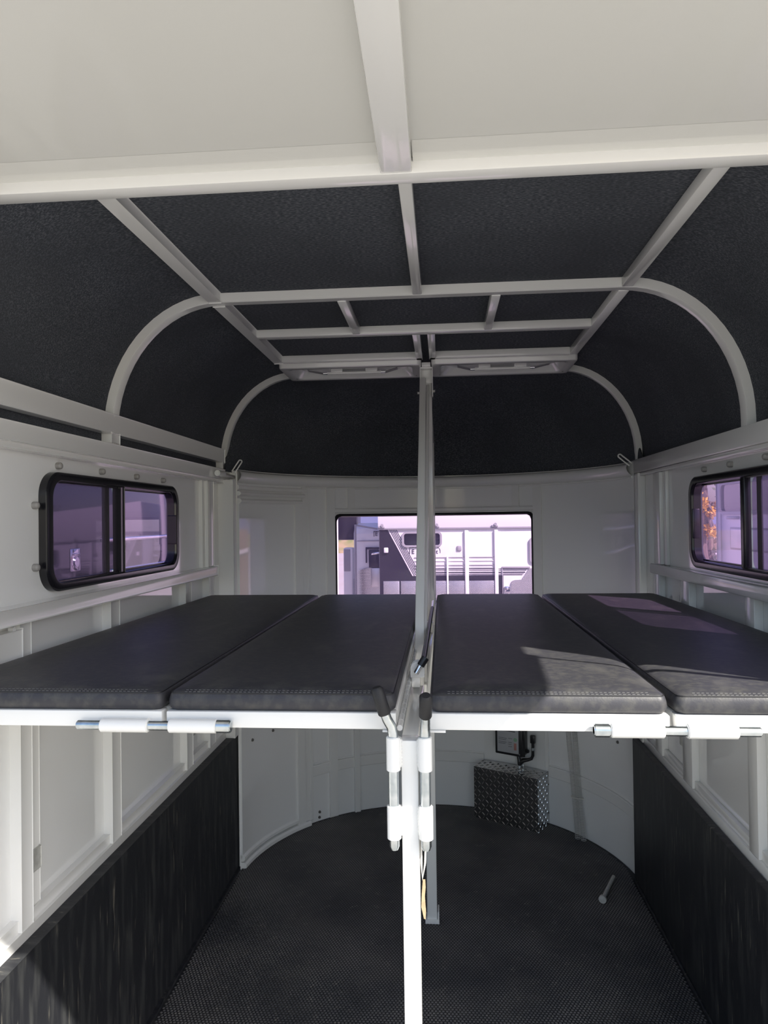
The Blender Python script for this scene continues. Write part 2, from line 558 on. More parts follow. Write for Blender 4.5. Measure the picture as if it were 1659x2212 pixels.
# ---- side windows
def side_window(s, n):
    W = WIN[s]
    root = empty('window_%d' % n, (s * SK, (W['y0'] + W['y1']) / 2, W['z0']), kind='structure')
    outer = rrect(W['y0'], W['y1'], W['z0'], W['z1'], 0.062, 10, 0.08)
    n_ = len(outer)
    ca, cc = (W['y0'] + W['y1']) / 2, (W['z0'] + W['z1']) / 2

    def inset(d, r):
        return rrect(W['y0'] + d * 1.25, W['y1'] - d * 1.25, W['z0'] + d, W['z1'] - d, max(r, 0.012), 10, 0)

    def loop(d, r, x):
        p = rrect(W['y0'] + d * 1.3, W['y1'] - d * 1.3, W['z0'] + d, W['z1'] - d, r, 10, 0)
        return [(s * x, a, c) for a, c in p]
    b = MB()
    b.quads([loop(0.0, .062, 0.936), loop(0, .062, 0.906), loop(0.003, .06, 0.9025), loop(0.007, .057, 0.901),
             loop(0.019, .048, 0.901), loop(0.022, .046, 0.904), loop(0.0235, .045, 0.910), loop(0.0245, .044, 0.9105), loop(0.0255, .043, 0.938)], True)
    b.build('outer_frame', 'frame', root, 35)
    m0, m1 = W['mull']
    MB().box(s * 0.906, s * 0.926, m0, m1, W['z0'] + 0.022, W['z1'] - 0.022, 0.003).build('mullion', 'frame', root)
    z0, z1 = W['z0'] + 0.024, W['z1'] - 0.024
    # near fixed sash with screen, far open sash set deeper
    near = (W['y0'] + 0.03, m0 + 0.004)
    far = (m1 - 0.004, W['y1'] - 0.008)
    sash = MB()
    ol = rrect(far[0], far[1], z0, z1, 0.028, 8, 0)
    il = rrect(far[0] + 0.006, far[1] - 0.014, z0 + 0.005, z1 - 0.006, 0.022, 8, 0)
    sash.quads([[(s * 0.928, a, c) for a, c in ol], [(s * 0.928, a, c) for a, c in il], [(s * 0.936, a, c) for a, c in il]], True)
    sash.build('sliding_sash', 'frame', root, 35)
    p = MB()
    v = [p.b.verts.new((s * 0.934, a, c)) for a, c in il]
    p.b.faces.new(v)
    p.build('pane', 'purple', root, 0)
    ol = rrect(near[0] - 0.002, near[1], z0 - 0.002, z1 + 0.002, 0.026, 8, 0)
    p = MB()
    v = [p.b.verts.new((s * 0.930, a, c)) for a, c in ol]
    p.b.faces.new(v)
    p.build('pane', 'purple', root, 0)
    p = MB()
    v = [p.b.verts.new((s * 0.916, a, c)) for a, c in rrect(near[0] - .002, near[1], z0 - .002, z1 + .002, 0.026, 8, 0)]
    p.b.faces.new(v)
    p.build('insect_screen', 'screen', root, 0)
    MB().box(s * 0.927, s * 0.934, m0 - 0.055, m0 - 0.03, z0, z1, 0.002).build('screen_bar', 'frame', root)
    MB().box(s * 0.909, s * 0.913, near[0], m0, z1 - 0.003, z1 + 0.004, 0.001).box(s * 0.909, s * 0.913, near[0], m0, z0 - 0.004, z0 + 0.003, 0.001).build('screen_bead', 'frame', root)
    MB().box(s * 0.905, s * 0.93, W['y1'] - 0.034, W['y1'] - 0.022, 1.485, 1.585, 0.003).build('sash_latch', 'frame', root)
    return root


side_window(-1, 1)
side_window(1, 2)

# ---- ceiling carpet, roof skin
ceil = empty('ceiling', (0, 2.15, ZTOP), kind='structure')


def arch(off, n=16, spring=SPRING, drop=0.055):
    """arch profile left spring -> right spring, moved inwards by off"""
    pts = [(-(0.935 - off), spring - drop)]
    for k in range(n + 1):
        t = R(180 - 90 * k / n)
        pts.append((-0.585 + (0.35 - off) * math.cos(t), spring + (ZTOP - spring - off) * math.sin(t)))
    for k in range(1, 16):
        pts.append((-0.585 + 1.17 * k / 16, ZTOP - off))
    for k in range(n + 1):
        t = R(90 - 90 * k / n)
        pts.append((0.585 + (0.35 - off) * math.cos(t), spring + (ZTOP - spring - off) * math.sin(t)))
    pts.append(((0.935 - off), spring - drop))
    return pts


A = arch(0.0)
c_ = MB()
c_.quads([[(x, y, z) for x, z in A] for y in (Y_REAR, 1.6, 2.1, 2.6, 3.19)])
# dome over the nose
Lp = []
for (x, z) in A:
    f = max(-1, min(1, x / 0.935))
    ph = math.degrees(math.asin(f)) * 0.97
    Lp.append((x, z, cylpt(ph, 1.785, 0.905)))
rows = []
for k in range(0, 13):
    t = k / 12 * math.pi / 2
    row = []
    for (x, z, B) in Lp:
        h = math.sin(t)
        row.append((x + (B.x - x) * h, 3.19 + (B.y - 3.19) * h, B.z + (max(z, B.z) - B.z) * (math.cos(t) ** 0.75)))
    rows.append(row)
c_.quads(rows)
bmesh.ops.remove_doubles(c_.b, verts=c_.b.verts, dist=1e-4)
c_.build('headliner', 'carpet', ceil, 60)
ro = MB()
Ao = arch(-0.035)
ro.quads([[(x, y, z) for x, z in Ao] for y in (Y_REAR - 0.02, 2.1, 3.19)])
rows = []
for k in range(0, 9):
    t = k / 8 * math.pi / 2
    row = []
    for (x, z), (x_, z_, B) in zip(Ao, Lp):
        h = math.sin(t)
        B2 = Vector((NCX + (B.x - NCX) * 1.05, NCY + (B.y - NCY) * 1.05, 1.785))
        row.append((x + (B2.x - x) * h, 3.19 + (B2.y - 3.19) * h, B2.z + (max(z, B2.z) - B2.z) * math.cos(t) ** 0.75))
    rows.append(row)
ro.quads(rows)
ro.build('roof_skin', 'white', ceil, 60)


def rib(y0, y1, name):
    o = arch(0.0005, 16)
    i = arch(0.0255, 16)
    b = MB()
    b.quads([[(x, y0, z) for x, z in o], [(x, y0, z) for x, z in i], [(x, y0 + .004, z - .001) for x, z in arch(0.027, 16)],
             [(x, y1, z) for x, z in i], [(x, y1, z) for x, z in o]])
    return b.build(name, 'white_tube', ceil, 35)


rib(2.045, 2.085, 'roof_rib')
rib(3.165, 3.20, 'roof_rib')
rib(Y_REAR, Y_REAR + 0.04, 'roof_rib')
ZB = 2.207
for s in (-1, 1):
    MB().box(s * 0.577, s * 0.609, Y_REAR + 0.04, 2.046, ZB, ZTOP, 0.003).build('ceiling_tube', 'white_tube', ceil)
    MB().box(s * 0.577, s * 0.609, 2.084, 2.87, ZB, ZTOP, 0.003).build('ceiling_tube', 'white_tube', ceil)
MB().box(-0.011, 0.016, Y_REAR + 0.04, 2.046, ZB, ZTOP, 0.003).build('ceiling_tube', 'white_tube', ceil)
MB().box(-0.578, 0.578, 2.455, 2.492, ZB, ZTOP, 0.003).build('ceiling_tube', 'white_tube', ceil)
MB().box(-0.578, -0.004, 2.855, 2.885, ZB, ZTOP, 0.003).build('ceiling_tube', 'white_tube', ceil)
MB().box(0.022, 0.578, 2.855, 2.885, ZB, ZTOP, 0.003).build('ceiling_tube', 'white_tube', ceil)
for (a, c, y0, y1) in ((-0.236, -0.209, 2.084, 2.456), (0.217, 0.244, 2.084, 2.456), (-0.031, -0.004, 2.49, 2.886), (0.022, 0.049, 2.49, 2.886)):
    MB().box(a, c, y0, y1, ZB, ZTOP, 0.003).build('ceiling_tube', 'white_tube', ceil)

# ---- nose wall
nose = empty('wall_front', (NCX, NCY + NR, 0), kind='structure')
nb = MB()
PH0, PH1 = -36.4, 36.6
hole = rrect(PH0 + 0.8, PH1 - 0.8, 1.150, 1.586, 2.6, 8, 0)
hole = [(a, c) for a, c in hole]


def wloop(a0, a1, c0, c1, rz, seg=8, da=3.0):
    """rounded rectangle in (phi, z); corner radius rz in metres of arc"""
    k = 180 / math.pi / NR
    L = rrect(a0 / k, a1 / k, c0, c1, rz, seg, da / k)
    return [(a * k, c) for a, c in L]


hole = wloop(PH0 + 0.6, PH1 - 0.6, 1.100, 1.592, 0.032)
hr = to_rect(hole, -40, 40, 1.0, 1.66)
nb.quads([[cylpt(a, c) for a, c in hole], [cylpt(a, c) for a, c in hr]], True)
nb.quads([[cylpt(a, c, NR + 0.035) for a, c in hole], [cylpt(a, c, NR + 0.035) for a, c in hr]], True)
nb.quads([[cylpt(a, c) for a, c in hole], [cylpt(a, c, NR + 0.035) for a, c in hole]], True)
for rr in (NR, NR + 0.035):
    nb.quads([[cylpt(a, z, rr) for a in np.arange(-83, 83.1, 83 / 21)] for z in (-0.02, 0.5, 1.0)])
    up = 83 if rr == NR else 79
    nb.quads([[cylpt(a, z, rr) for a in np.arange(-up, up + 0.1, up / 21)] for z in (1.66, 1.80 if rr == NR else 1.86)])
    nb.quads([[cylpt(a, z, rr) for a in np.linspace(-83, -40, 12)] for z in (1.0, 1.66)])
    nb.quads([[cylpt(a, z, rr) for a in np.linspace(40, 83, 12)] for z in (1.0, 1.66)])
nb.build('wall_skin', 'white', nose, 50)


def strip(phi0, phi1, z0, z1, t=0.014, name='trim', parent=None, m='white_tube', step=3.0, bev=0.003, r=NR):
    """curved bar standing t proud of the nose wall"""
    n = max(1, int(abs(phi1 - phi0) / step))
    b = MB()
    da = bev / NR * 57.3
    prof = [(r + 0.001, z0), (r - t + bev, z0), (r - t, z0 + bev), (r - t, z1 - bev), (r - t + bev, z1), (r + 0.001, z1)]
    rows = []
    for k in range(n + 1):
        a = phi0 + (phi1 - phi0) * k / n
        rows.append([cylpt(a, z, q) for q, z in prof])
    V = b.quads(rows)
    for row in (V[0], V[-1]):
        b.b.faces.new(row)
    return b.build(name, m, parent if parent is not None else nose, 35)


# header ring: rounded lip under the dome
lip = MB()
prof = [(NR + 0.02, 1.795), (NR - 0.010, 1.795), (NR - 0.022, 1.788), (NR - 0.027, 1.775), (NR - 0.024, 1.760), (NR - 0.014, 1.748), (NR - 0.006, 1.742), (NR + 0.001, 1.738)]
lip.quads([[cylpt(a, z, q) for q, z in prof] for a in np.arange(-83, 83.1, 3)])
lip.build('header_rail', 'white_tube', nose, 50)
strip(-47.5, 82, 1.728, 1.739, 0.006, 'header_lip')
strip(-39.4, -36.3, 0.0, 1.735, 0.012, 'stile')
strip(36.5, 39.7, 0.0, 1.735, 0.012, 'stile')
strip(-47.4, -46.3, 0.02, 1.735, 0.012, 'stile')
strip(-31.2, -28.4, 1.62, 1.735, 0.011, 'stile')
strip(28.6, 31.2, 1.62, 1.735, 0.011, 'stile')
strip(-36.4, 36.6, 1.604, 1.624, 0.012, 'window_head_rail')
strip(-36.4, 36.6, 1.594, 1.603, 0.007, 'window_head_bead')
strip(-29.9, -27.9, -0.005, 1.08, 0.018, 'stile')
for (a, c) in ((-46.2, -39.4), (-36.3, -29.9), (-27.9, 17.0), (40.9, 80)):
    strip(a, c, 0.238, 0.292, 0.010, 'mid_rail')
    strip(a, c, 0.292, 0.302, 0.004, 'mid_rail_step')
strip(17.2, 40.9, 0.06, 0.62, 0.006, 'backing_plate')
for (a, z) in ((-75.5, .545), (-64.3, .543), (-57.8, .046), (-54.5, .047), (-43.4, .044), (-43.5, .017), (70.8, .533)):
    p = cylpt(a, z, NR - (0.012 if a < -49 else 0.0))
    q = cylpt(a, z, NR - 0.006 - (0.012 if a < -49 else 0.0))
    MB().cyl(p, q, 0.0075, 0.006, 14).build('screw_cap', 'screwm', nose)

# curved door in the left of the nose
door = empty('door_1', tuple(cylpt(-66, 0.0)), kind='structure')
strip(-82.5, -49.6, 0.04, 1.652, 0.012, 'door_panel', door, 'white', bev=0.006)
strip(-53.2, -50.0, 0.02, 1.665, 0.022, 'door_edge', door, bev=0.006)
strip(-82.5, -50.0, 1.645, 1.668, 0.024, 'door_edge', door, bev=0.008)
strip(-82.5, -48.6, 1.680, 1.700, 0.022, 'door_head', door, bev=0.008)
strip(-82.5, -47.6, 1.706, 1.730, 0.012, 'door_head', door, bev=0.006)
strip(-82.5, -50.0, 0.03, 0.058, 0.022, 'door_edge', door, bev=0.008)
strip(-82.5, -48.0, -0.004, 0.026, 0.030, 'threshold', door, bev=0.008)
strip(-49.5, -47.4, 0.0, 1.735, 0.010, 'door_jamb', door)

# front window: black rounded frame and tinted pane, both following the curve
w3 = empty('window_3', tuple(cylpt(0, 1.15)), kind='structure')
o_ = wloop(PH0, PH1, 1.146, 1.597, 0.034, 10)


def wl2(d, rr, rz):
    k = 180 / math.pi / NR
    return [cylpt(a, c, rr) for a, c in wloop(PH0 + d * k, PH1 - d * k, 1.096 + d, 1.597 - d, rz, 10)]


nmin = min(len(wl2(d, 1, z)) for d, z in ((0, .034), (0.004, .032), (0.016, .03), (0.019, .028)))


def resamp(L, n):
    L = [Vector(p) for p in L]
    cum = [0]
    for i in range(len(L)):
        cum.append(cum[-1] + (L[(i + 1) % len(L)] - L[i]).length)
    out = []
    j = 0
    for k in range(n):
        d = cum[-1] * k / n
        while cum[j + 1] < d:
            j += 1
        f = (d - cum[j]) / max(1e-9, cum[j + 1] - cum[j])
        out.append(L[j].lerp(L[(j + 1) % len(L)], f))
    return out


fb = MB()
NN = 160
fb.quads([resamp(wl2(0, NR + 0.001, .034), NN), resamp(wl2(0, NR - 0.006, .034), NN), resamp(wl2(0.004, NR - 0.009, .033), NN),
          resamp(wl2(0.013, NR - 0.009, .03), NN), resamp(wl2(0.016, NR - 0.005, .028), NN), resamp(wl2(0.017, NR + 0.036, .028), NN)], True)
fb.build('window_frame', 'frame', w3, 40)
gb = MB()
gb.quads([[cylpt(a, z, NR + 0.022) for a in np.arange(PH0 + 0.5, PH1, (PH1 - PH0 - 1) / 24)] for z in (1.10, 1.593)])
gb.build('pane', 'purple_front', w3, 60)

# ================================================================== raised rear hatch
ht = empty('rear_hatch', (0, 1.22, 2.16), 'white glossy rear hatch swung up overhead, with a centre beam', 'hatch')
SL = 0.07


def hz(y):
    return 2.173 + (1.2 - y) * SL


Yh = 0.385
half = 1.03
out = [(-0.90, 1.235), (0.90, 1.235)] + [(0.90 + 0.13 * math.sin(R(t)), 0.93 + 0.305 * math.cos(R(t))) for t in range(12, 84, 12)]
for k in range(0, 9):
    t = R(0 - 90 * k / 8)
    out.append((half - 0.05 + 0.05 * math.cos(t), Yh + 0.05 + 0.05 * math.sin(t)))
for k in range(0, 9):
    t = R(270 - 90 * k / 8)
    out.append((-half + 0.05 + 0.05 * math.cos(t), Yh + 0.05 + 0.05 * math.sin(t)))
out += [(-x, y) for x, y in out[2:8]][::-1]
pb = MB()
lo = [pb.b.verts.new((x, y, hz(y))) for x, y in out]
hi = [pb.b.verts.new((x, y, hz(y) + 0.02)) for x, y in out]
pb.b.faces.new(lo)
pb.b.faces.new(hi)
for i in range(len(lo)):
    j = (i + 1) % len(lo)
    pb.b.faces.new((lo[i], lo[j], hi[j], hi[i]))
pb.build('panel', 'hatch', ht, 30)
# formed fold next to the header and the beam, and the frame tubes
MB().box(-0.905, 0.905, 1.199, 1.238, 2.146, 2.176, 0.002).build('header_beam', 'white_tube', ht)
MB().bar((-0.0045, 1.205, 2.1605), (-0.0045, Yh + 0.02, hz(Yh) - 0.013), 0.054, 0.027, 0.003).build('centre_beam', 'white_tube', ht)
cv = MB()
for (a, c) in ((-0.90, -0.033), (0.024, 0.90)):
    cv.quads([[(x, y, z) for x in (a, c)] for (y, z) in ((1.2005, hz(1.2) - 0.007), (1.190, hz(1.19) - 0.006), (1.168, hz(1.168) - 0.003), (1.15, hz(1.15) - 0.0004))])
cv.build('fold', 'hatch', ht, 60)
for s in (-1, 1):
    MB().bar((s * (half - 0.012), 0.90, hz(0.90) - 0.012), (s * (half - 0.012), Yh + 0.15, hz(Yh + 0.15) - 0.012), 0.024, 0.026, 0.003).build('side_rim', 'white_tube', ht)
for s, nm in ((-1, 'left'), (1, 'right')):
    st_ = empty('hatch_strut', (s * 0.945, 1.085, 1.5), 'black gas strut holding up the %s side of the rear hatch' % nm, 'strut', 'hatch gas struts')
    a, c = Vector((s * 0.945, 1.08, 1.5)), Vector((s * 0.945, 0.93, 2.165))
    m_ = a.lerp(c, 0.55)
    MB().cyl(a, m_, 0.0095, seg=14).build('cylinder', 'blackplastic', st_)
    MB().cyl(m_, c, 0.0045, seg=12).build('rod', 'chrome', st_)

# ================================================================== bunks
ZR0, ZR1 = 1.203, 1.231


def bunk(x0, x1, which, side, gap_l, gap_r):
    root = empty('bunk_platform', ((x0 + x1) / 2, 2.0, ZR0), 'white steel bunk frame carrying the %s black cushion' % which, 'bunk frame', 'bunk frames')
    MB().box(x0, x1, 1.215, 1.243, ZR0, ZR1, 0.002).build('front_rail', 'white_tube', root)
    MB().box(x0, x1, 2.80, 2.825, ZR0, ZR1, 0.002).build('rear_rail', 'white_tube', root)
    for (a, c) in ((x0, x0 + 0.022), (x1 - 0.022, x1)):
        MB().box(a, c, 1.243, 2.80, ZR0, ZR1, 0.002).build('side_rail', 'white_tube', root)
    MB().box(x0 + 0.02, x1 - 0.02, 1.24, 2.802, 1.222, 1.230, 0).build('base_board', 'white_tube', root)
    return root


def cushion(x0, x1, which):
    root = empty('bunk_cushion', ((x0 + x1) / 2, 2.0, 1.2315), 'black vinyl bunk cushion, %s' % which, 'cushion', 'bunk cushions')
    y0, y1 = 1.217, 2.83
    prof = [(1.2315, 0.006), (1.236, 0.001), (1.244, -0.001), (1.252, 0.0), (1.259, 0.002), (1.2625, 0.005), (1.2640, 0.010), (1.2665, 0.018), (1.2685, 0.032), (1.2695, 0.06)]
    b = MB()
    rows = []
    for z, d in prof:
        rows.append([(a, c, z) for a, c in rrect(x0 + d, x1 - d, y0 + d, y1 - d, max(0.004, 0.015 - d * 0.3), 5, 0)])
    V = b.quads(rows, True)
    b.b.faces.new(V[-1])
    b.b.faces.new(V[0])
    b.build('padding', 'vinyl', root, 75)
    lp = [(a, c, 1.2615) for a, c in rrect(x0 + 0.0035, x1 - 0.0035, y0 + 0.0035, y1 - 0.0035, 0.014, 5, 0)]
    MB().tube(lp, 0.0011, 6, closed=True).build('seam', 'piping', root, 60)
    sb = MB()
    # stitches: one row along the front below the seam, one above it, and down both front corners
    x = x0 + 0.03
    while x < x1 - 0.03:
        sb.box(x, x + 0.0045, y0 + 0.0058, y0 + 0.0066, 1.2630, 1.2638, 0)
        x += 0.0075
    x = x0 + 0.03
    while x < x1 - 0.03:
        sb.box(x, x + 0.0045, y0 + 0.0125, y0 + 0.0135, 1.26465, 1.26530, 0)
        x += 0.0075
    sb.build('stitching', 'thread', root, 0, kind='stuff')
    return root


BX = [(-0.885, -0.4285), (-0.4205, -0.018), (0.039, 0.4355), (0.4455, 0.885)]
for (a, c), w1, w2 in zip(BX, ('left outermost', 'left inner', 'right inner', 'right outermost'),
                          ('leftmost of four, against the left wall', 'second from left, beside the centre post',
                           'third from left, half sunlit, right of the centre post', 'rightmost of four, against the right wall')):
    bunk(a, c, w1, 0, 0, 0)
    cushion(a + 0.001, c - 0.001, w2)

# rail brackets carrying the bunks at the walls
for s in (-1, 1):
    MB().box(s * 0.886, s * SK, 1.2, 2.83, 1.17, 1.202, 0.002).build('bunk_ledge', 'white_tube', walls[s])


# slide bolts across the joints
def slide_bolt(xs, which, headleft):
    (tip, s0, s1, s2, s3, head) = xs
    y, z = 1.203, 1.2095
    root = empty('slide_bolt', ((s0 + s3) / 2, y, z - 0.012), 'zinc slide bolt in white sleeves across the %s bunk joint' % which, 'bolt', 'bunk slide bolts')
    MB().cyl((tip, y, z), (head, y, z), 0.0082, seg=20, bev=0.002).build('pin', 'zinc', root)
    d = 0.026 if head > tip else -0.026
    MB().cyl((head - d, y, z), (head, y, z), 0.0112, seg=22, bev=0.0015).build('head', 'zinc', root)
    for (a, c) in ((s0, s1), (s2, s3)):
        MB().cyl((a, y, z), (c, y, z), 0.0122, seg=24, bev=0.0015).build('sleeve', 'white_tube', root)


slide_bolt((-0.576, -0.532, -0.447, -0.410, -0.326, -0.301), 'left', False)
slide_bolt((0.575, 0.538, 0.458, 0.422, 0.336, 0.309), 'right', True)
for (x, nm) in ((-0.036, 'left'), (0.062, 'right')):
    pass

# piano hinge along the inner edge of the left bunk
hg = empty('piano_hinge', (-0.0155, 1.6, 1.2), 'long white hinge barrel along the inner edge of the left bunk', 'hinge')
y = 1.225
while y < 2.75:
    MB().cyl((-0.0125, y, 1.203), (-0.0125, y + 0.036, 1.203), 0.0052, seg=12, bev=0.0006).build('knuckle', 'white_tube', hg)
    y += 0.0372

# ================================================================== centre post
PX0, PX1 = -0.009, 0.0195
post = empty('centre_post', (0.005, 1.215, -0.006), 'white square steel post standing in the middle of the rear opening', 'post')
MB().box(PX0, PX1, 1.198, 1.232, -0.006, 1.19, 0.002).build('upright', 'white_tube', post)
MB().box(PX0, PX1, 1.2325, 1.60, 1.160, 1.1895, 0.002).build('top_bar', 'white_tube', post)
for s, xc in ((-1, -0.0215), (1, 0.0315)):
    for (z0, z1) in ((1.143, 1.199), (1.030, 1.085)):
        MB().cyl((xc, 1.19, z0), (xc, 1.19, z1), 0.0118, seg=24, bev=0.0012).build('pin_sleeve', 'white_tube', post)
        xa, xb = (xc + 0.006, PX0 + 0.001) if s < 0 else (PX1 - 0.001, xc - 0.006)
        MB().box(xa, xb, 1.19, 1.206, z0 + 0.004, z1 - 0.004, 0.002).build('sleeve_web', 'white_tube', post)
        wb = MB()
        z = z0 + 0.008
        xw = PX0 + 0.0005 if s < 0 else PX1 - 0.0005
        while z < z1 - 0.004:
            wb.ball((xw, 1.1985, z), 0.0022, 1, 0.7, 1.4, 8, 5)
            z += 0.0055
        wb.build('weld_bead', 'white_tube', post, 60)
MB().box(-0.0065, 0.0115, 1.578, 1.600, 1.1895, 1.214, 0.0015).build('bracket_stub', 'white_tube', post)
cl = MB()
for yy in (1.5745, 1.597):
    poly = [(-0.009, 1.214), (0.0215, 1.214)] + [(0.0062 + 0.0153 * math.cos(R(a)), 1.232 + 0.0153 * math.sin(R(a))) for a in range(0, 181, 15)]
    cl.prism(poly, yy, yy + 0.0035, 'Y')
cl.box(-0.009, 0.0215, 1.574, 1.601, 1.2125, 1.216, 0.001)
cl.build('clevis', 'white_tube', post, 30)

# drop pins with rubber grips
for s, xc, nm, bend in ((-1, -0.0215, 'left', [(-0.0215, 1.19, 1.205), (-0.0245, 1.188, 1.217), (-0.031, 1.186, 1.229), (-0.036, 1.184, 1.243), (-0.0475, 1.181, 1.283)]),
                        (1, 0.0315, 'right', [(0.0318, 1.19, 1.205), (0.0325, 1.185, 1.217), (0.033, 1.178, 1.230), (0.0335, 1.170, 1.243), (0.0350, 1.150, 1.278)])):
    root = empty('drop_pin', (xc, 1.19, 1.015), 'zinc drop pin with black rubber grip on the %s side of the post' % nm, 'pin', 'post drop pins')
    pts = [(xc, 1.19, 1.012), (xc, 1.19, 1.018), (xc, 1.19, 1.1)] + bend[:4]
    MB().tube(pts, [0.0062, 0.0086, 0.0086] + [0.0086] * 4, 16).build('shaft', 'zinc', root, 50)
    d = (Vector(bend[4]) - Vector(bend[3])).normalized()
    g0 = Vector(bend[3]) - d * 0.006
    MB().tube([g0, g0 + d * 0.002, Vector(bend[4]) - d * 0.004, Vector(bend[4])], [0.0096, 0.0108, 0.0104, 0.0070], 18).build('grip', 'grip', root, 50)
# inner corner tabs of the bunks
for (x0, x1, nm, pr) in ((-0.041, -0.016, 'left', None), (0.040, 0.066, 'right', None)):
    t_ = MB().box(x0, x1, 1.21, 1.26, 1.2000, 1.2028, 0.0005)
    o = t_.build('corner_tab', 'white_tube')
    props(o, 'small white steel tab under the inner front corner of the %s bunk' % nm, 'tab', 'bunk corner tabs')

# gas strut lying forward from the clevis
gs = empty('partition_strut', (0.015, 1.58, 1.22), 'thin black gas strut running forward between the cushions from the clevis', 'strut')
p0, p1 = Vector((0.003, 1.562, 1.224)), Vector((0.026, 2.55, 1.246))
d = (p1 - p0).normalized()
k0 = Vector((0.0195, 1.569, 1.2495))
MB().cyl(p0, k0, 0.0060, seg=14, bev=0.001).build('end_fitting', 'chrome', gs)
MB().cyl(p0 + (k0 - p0) * 0.62, k0 + (k0 - p0) * 0.30, 0.0085, seg=16, bev=0.001).build('collar', 'blackplastic', gs)
MB().cyl(k0, p1, 0.0062, seg=16, bev=0.001).build('cylinder', 'blackplastic', gs)
MB().cyl(p1, Vector((0.026, 2.72, 1.25)), 0.0035, seg=12).build('rod', 'chrome', gs)

# ================================================================== head divider
dv = empty('head_divider', (0.005, 2.8, 0.0), 'white steel head divider with a slanted rear edge hanging mid trailer', 'divider')
MB().bar((-0.0012, 1.86, 1.112), (-0.0065, 2.955, 2.137), 0.0262, 0.030, 0.003).build('slanted_tube', 'white_tube', dv)
MB().bar((0.0120, 1.90, 1.105), (0.0135, 2.985, 2.12), 0.012, 0.018, 0.003).build('edge_channel', 'white_tube', dv)
MB().bar((0.0175, 2.995, 2.15), (0.0175, 2.995, 1.12), 0.025, 0.03, 0.003, up=(0, 1, 0)).build('inner_upright', 'white_tube', dv)
MB().bar((0.0185, 3.845, 2.0), (0.0185, 3.845, 1.10), 0.018, 0.025, 0.003, up=(0, 1, 0)).build('front_upright', 'white_tube', dv)
MB().bar((0.0135, 2.98, 2.13), (0.018, 3.85, 1.98), 0.022, 0.025, 0.003).build('top_tube', 'white_tube', dv)
MB().bar((0.008, 1.88, 1.115), (0.018, 3.85, 1.10), 0.022, 0.025, 0.003).build('bottom_tube', 'white_tube', dv)
for yy in (3.27, 3.55):
    MB().bar((0.0185, yy, 2.03), (0.0185, yy, 1.11), 0.014, 0.022, 0.003, up=(0, 1, 0)).build('inner_upright', 'white_tube', dv)
MB().prism([(1.92, 1.12), (2.97, 2.11), (3.84, 1.97), (3.84, 1.11)], 0.009, 0.0125, 'X').build('panel', 'white', dv, 30)
ub = MB()
ub.box(-0.019, 0.035, 2.94, 2.985, 2.184, 2.190, 0.001)
ub.box(-0.019, -0.0155, 2.94, 2.985, 2.11, 2.188, 0.001)
ub.box(0.0315, 0.035, 2.94, 2.985, 2.068, 2.188, 0.001)
ub.box(-0.010, 0.026, 2.93, 2.985, 2.190, 2.207, 0.001)
ub.box(-0.016, 0.032, 2.975, 2.985, 2.13, 2.185, 0.001)
ub.build('hanger_bracket', 'white_tube', dv)
for (xa, xb, zz) in ((0.035, 0.043, 2.092), (-0.030, -0.022, 2.086)):
    MB().cyl((xa, 2.96, zz), (xb, 2.96, zz), 0.005, seg=6).build('hinge_bolt', 'steel', dv)
MB().box(-0.014, 0.025, 2.78, 2.82, 0.012, 1.16, 0.003).build('lower_leg', 'white_tube', dv)
fbk = MB().box(-0.021, 0.033, 2.772, 2.83, -0.001, 0.014, 0.001).box(0.027, 0.033, 2.775, 2.83, 0.0, 0.045, 0.001).box(-0.021, -0.0185, 2.775, 2.83, 0.0, 0.03, 0.001)
fbk.build('foot_bracket', 'white_tube', dv)

# hanging tag on a cord beside the post
tg = empty('hanging_tag', (0.026, 1.215, 0.99), 'tan card tag hanging from a white cord right of the centre post', 'tag')
MB().tube([(0.0225, 1.216, 1.03), (0.0225, 1.2, 0.985), (0.0238, 1.2, 0.958), (0.0285, 1.2, 0.985), (0.030, 1.21, 1.022)], 0.0016, 8).build('cord', 'cord', tg, 60)
tb = MB()
pts = [(0.0245, 0.958), (0.0285, 0.958), (0.0290, 0.945), (0.0275, 0.93), (0.0290, 0.905), (0.0283, 0.892), (0.0255, 0.893), (0.0215, 0.912), (0.0225, 0.935)]
tb.prism(pts, 1.2, 1.2012, 'Y')
tb.build('card', 'tan', tg, 0)


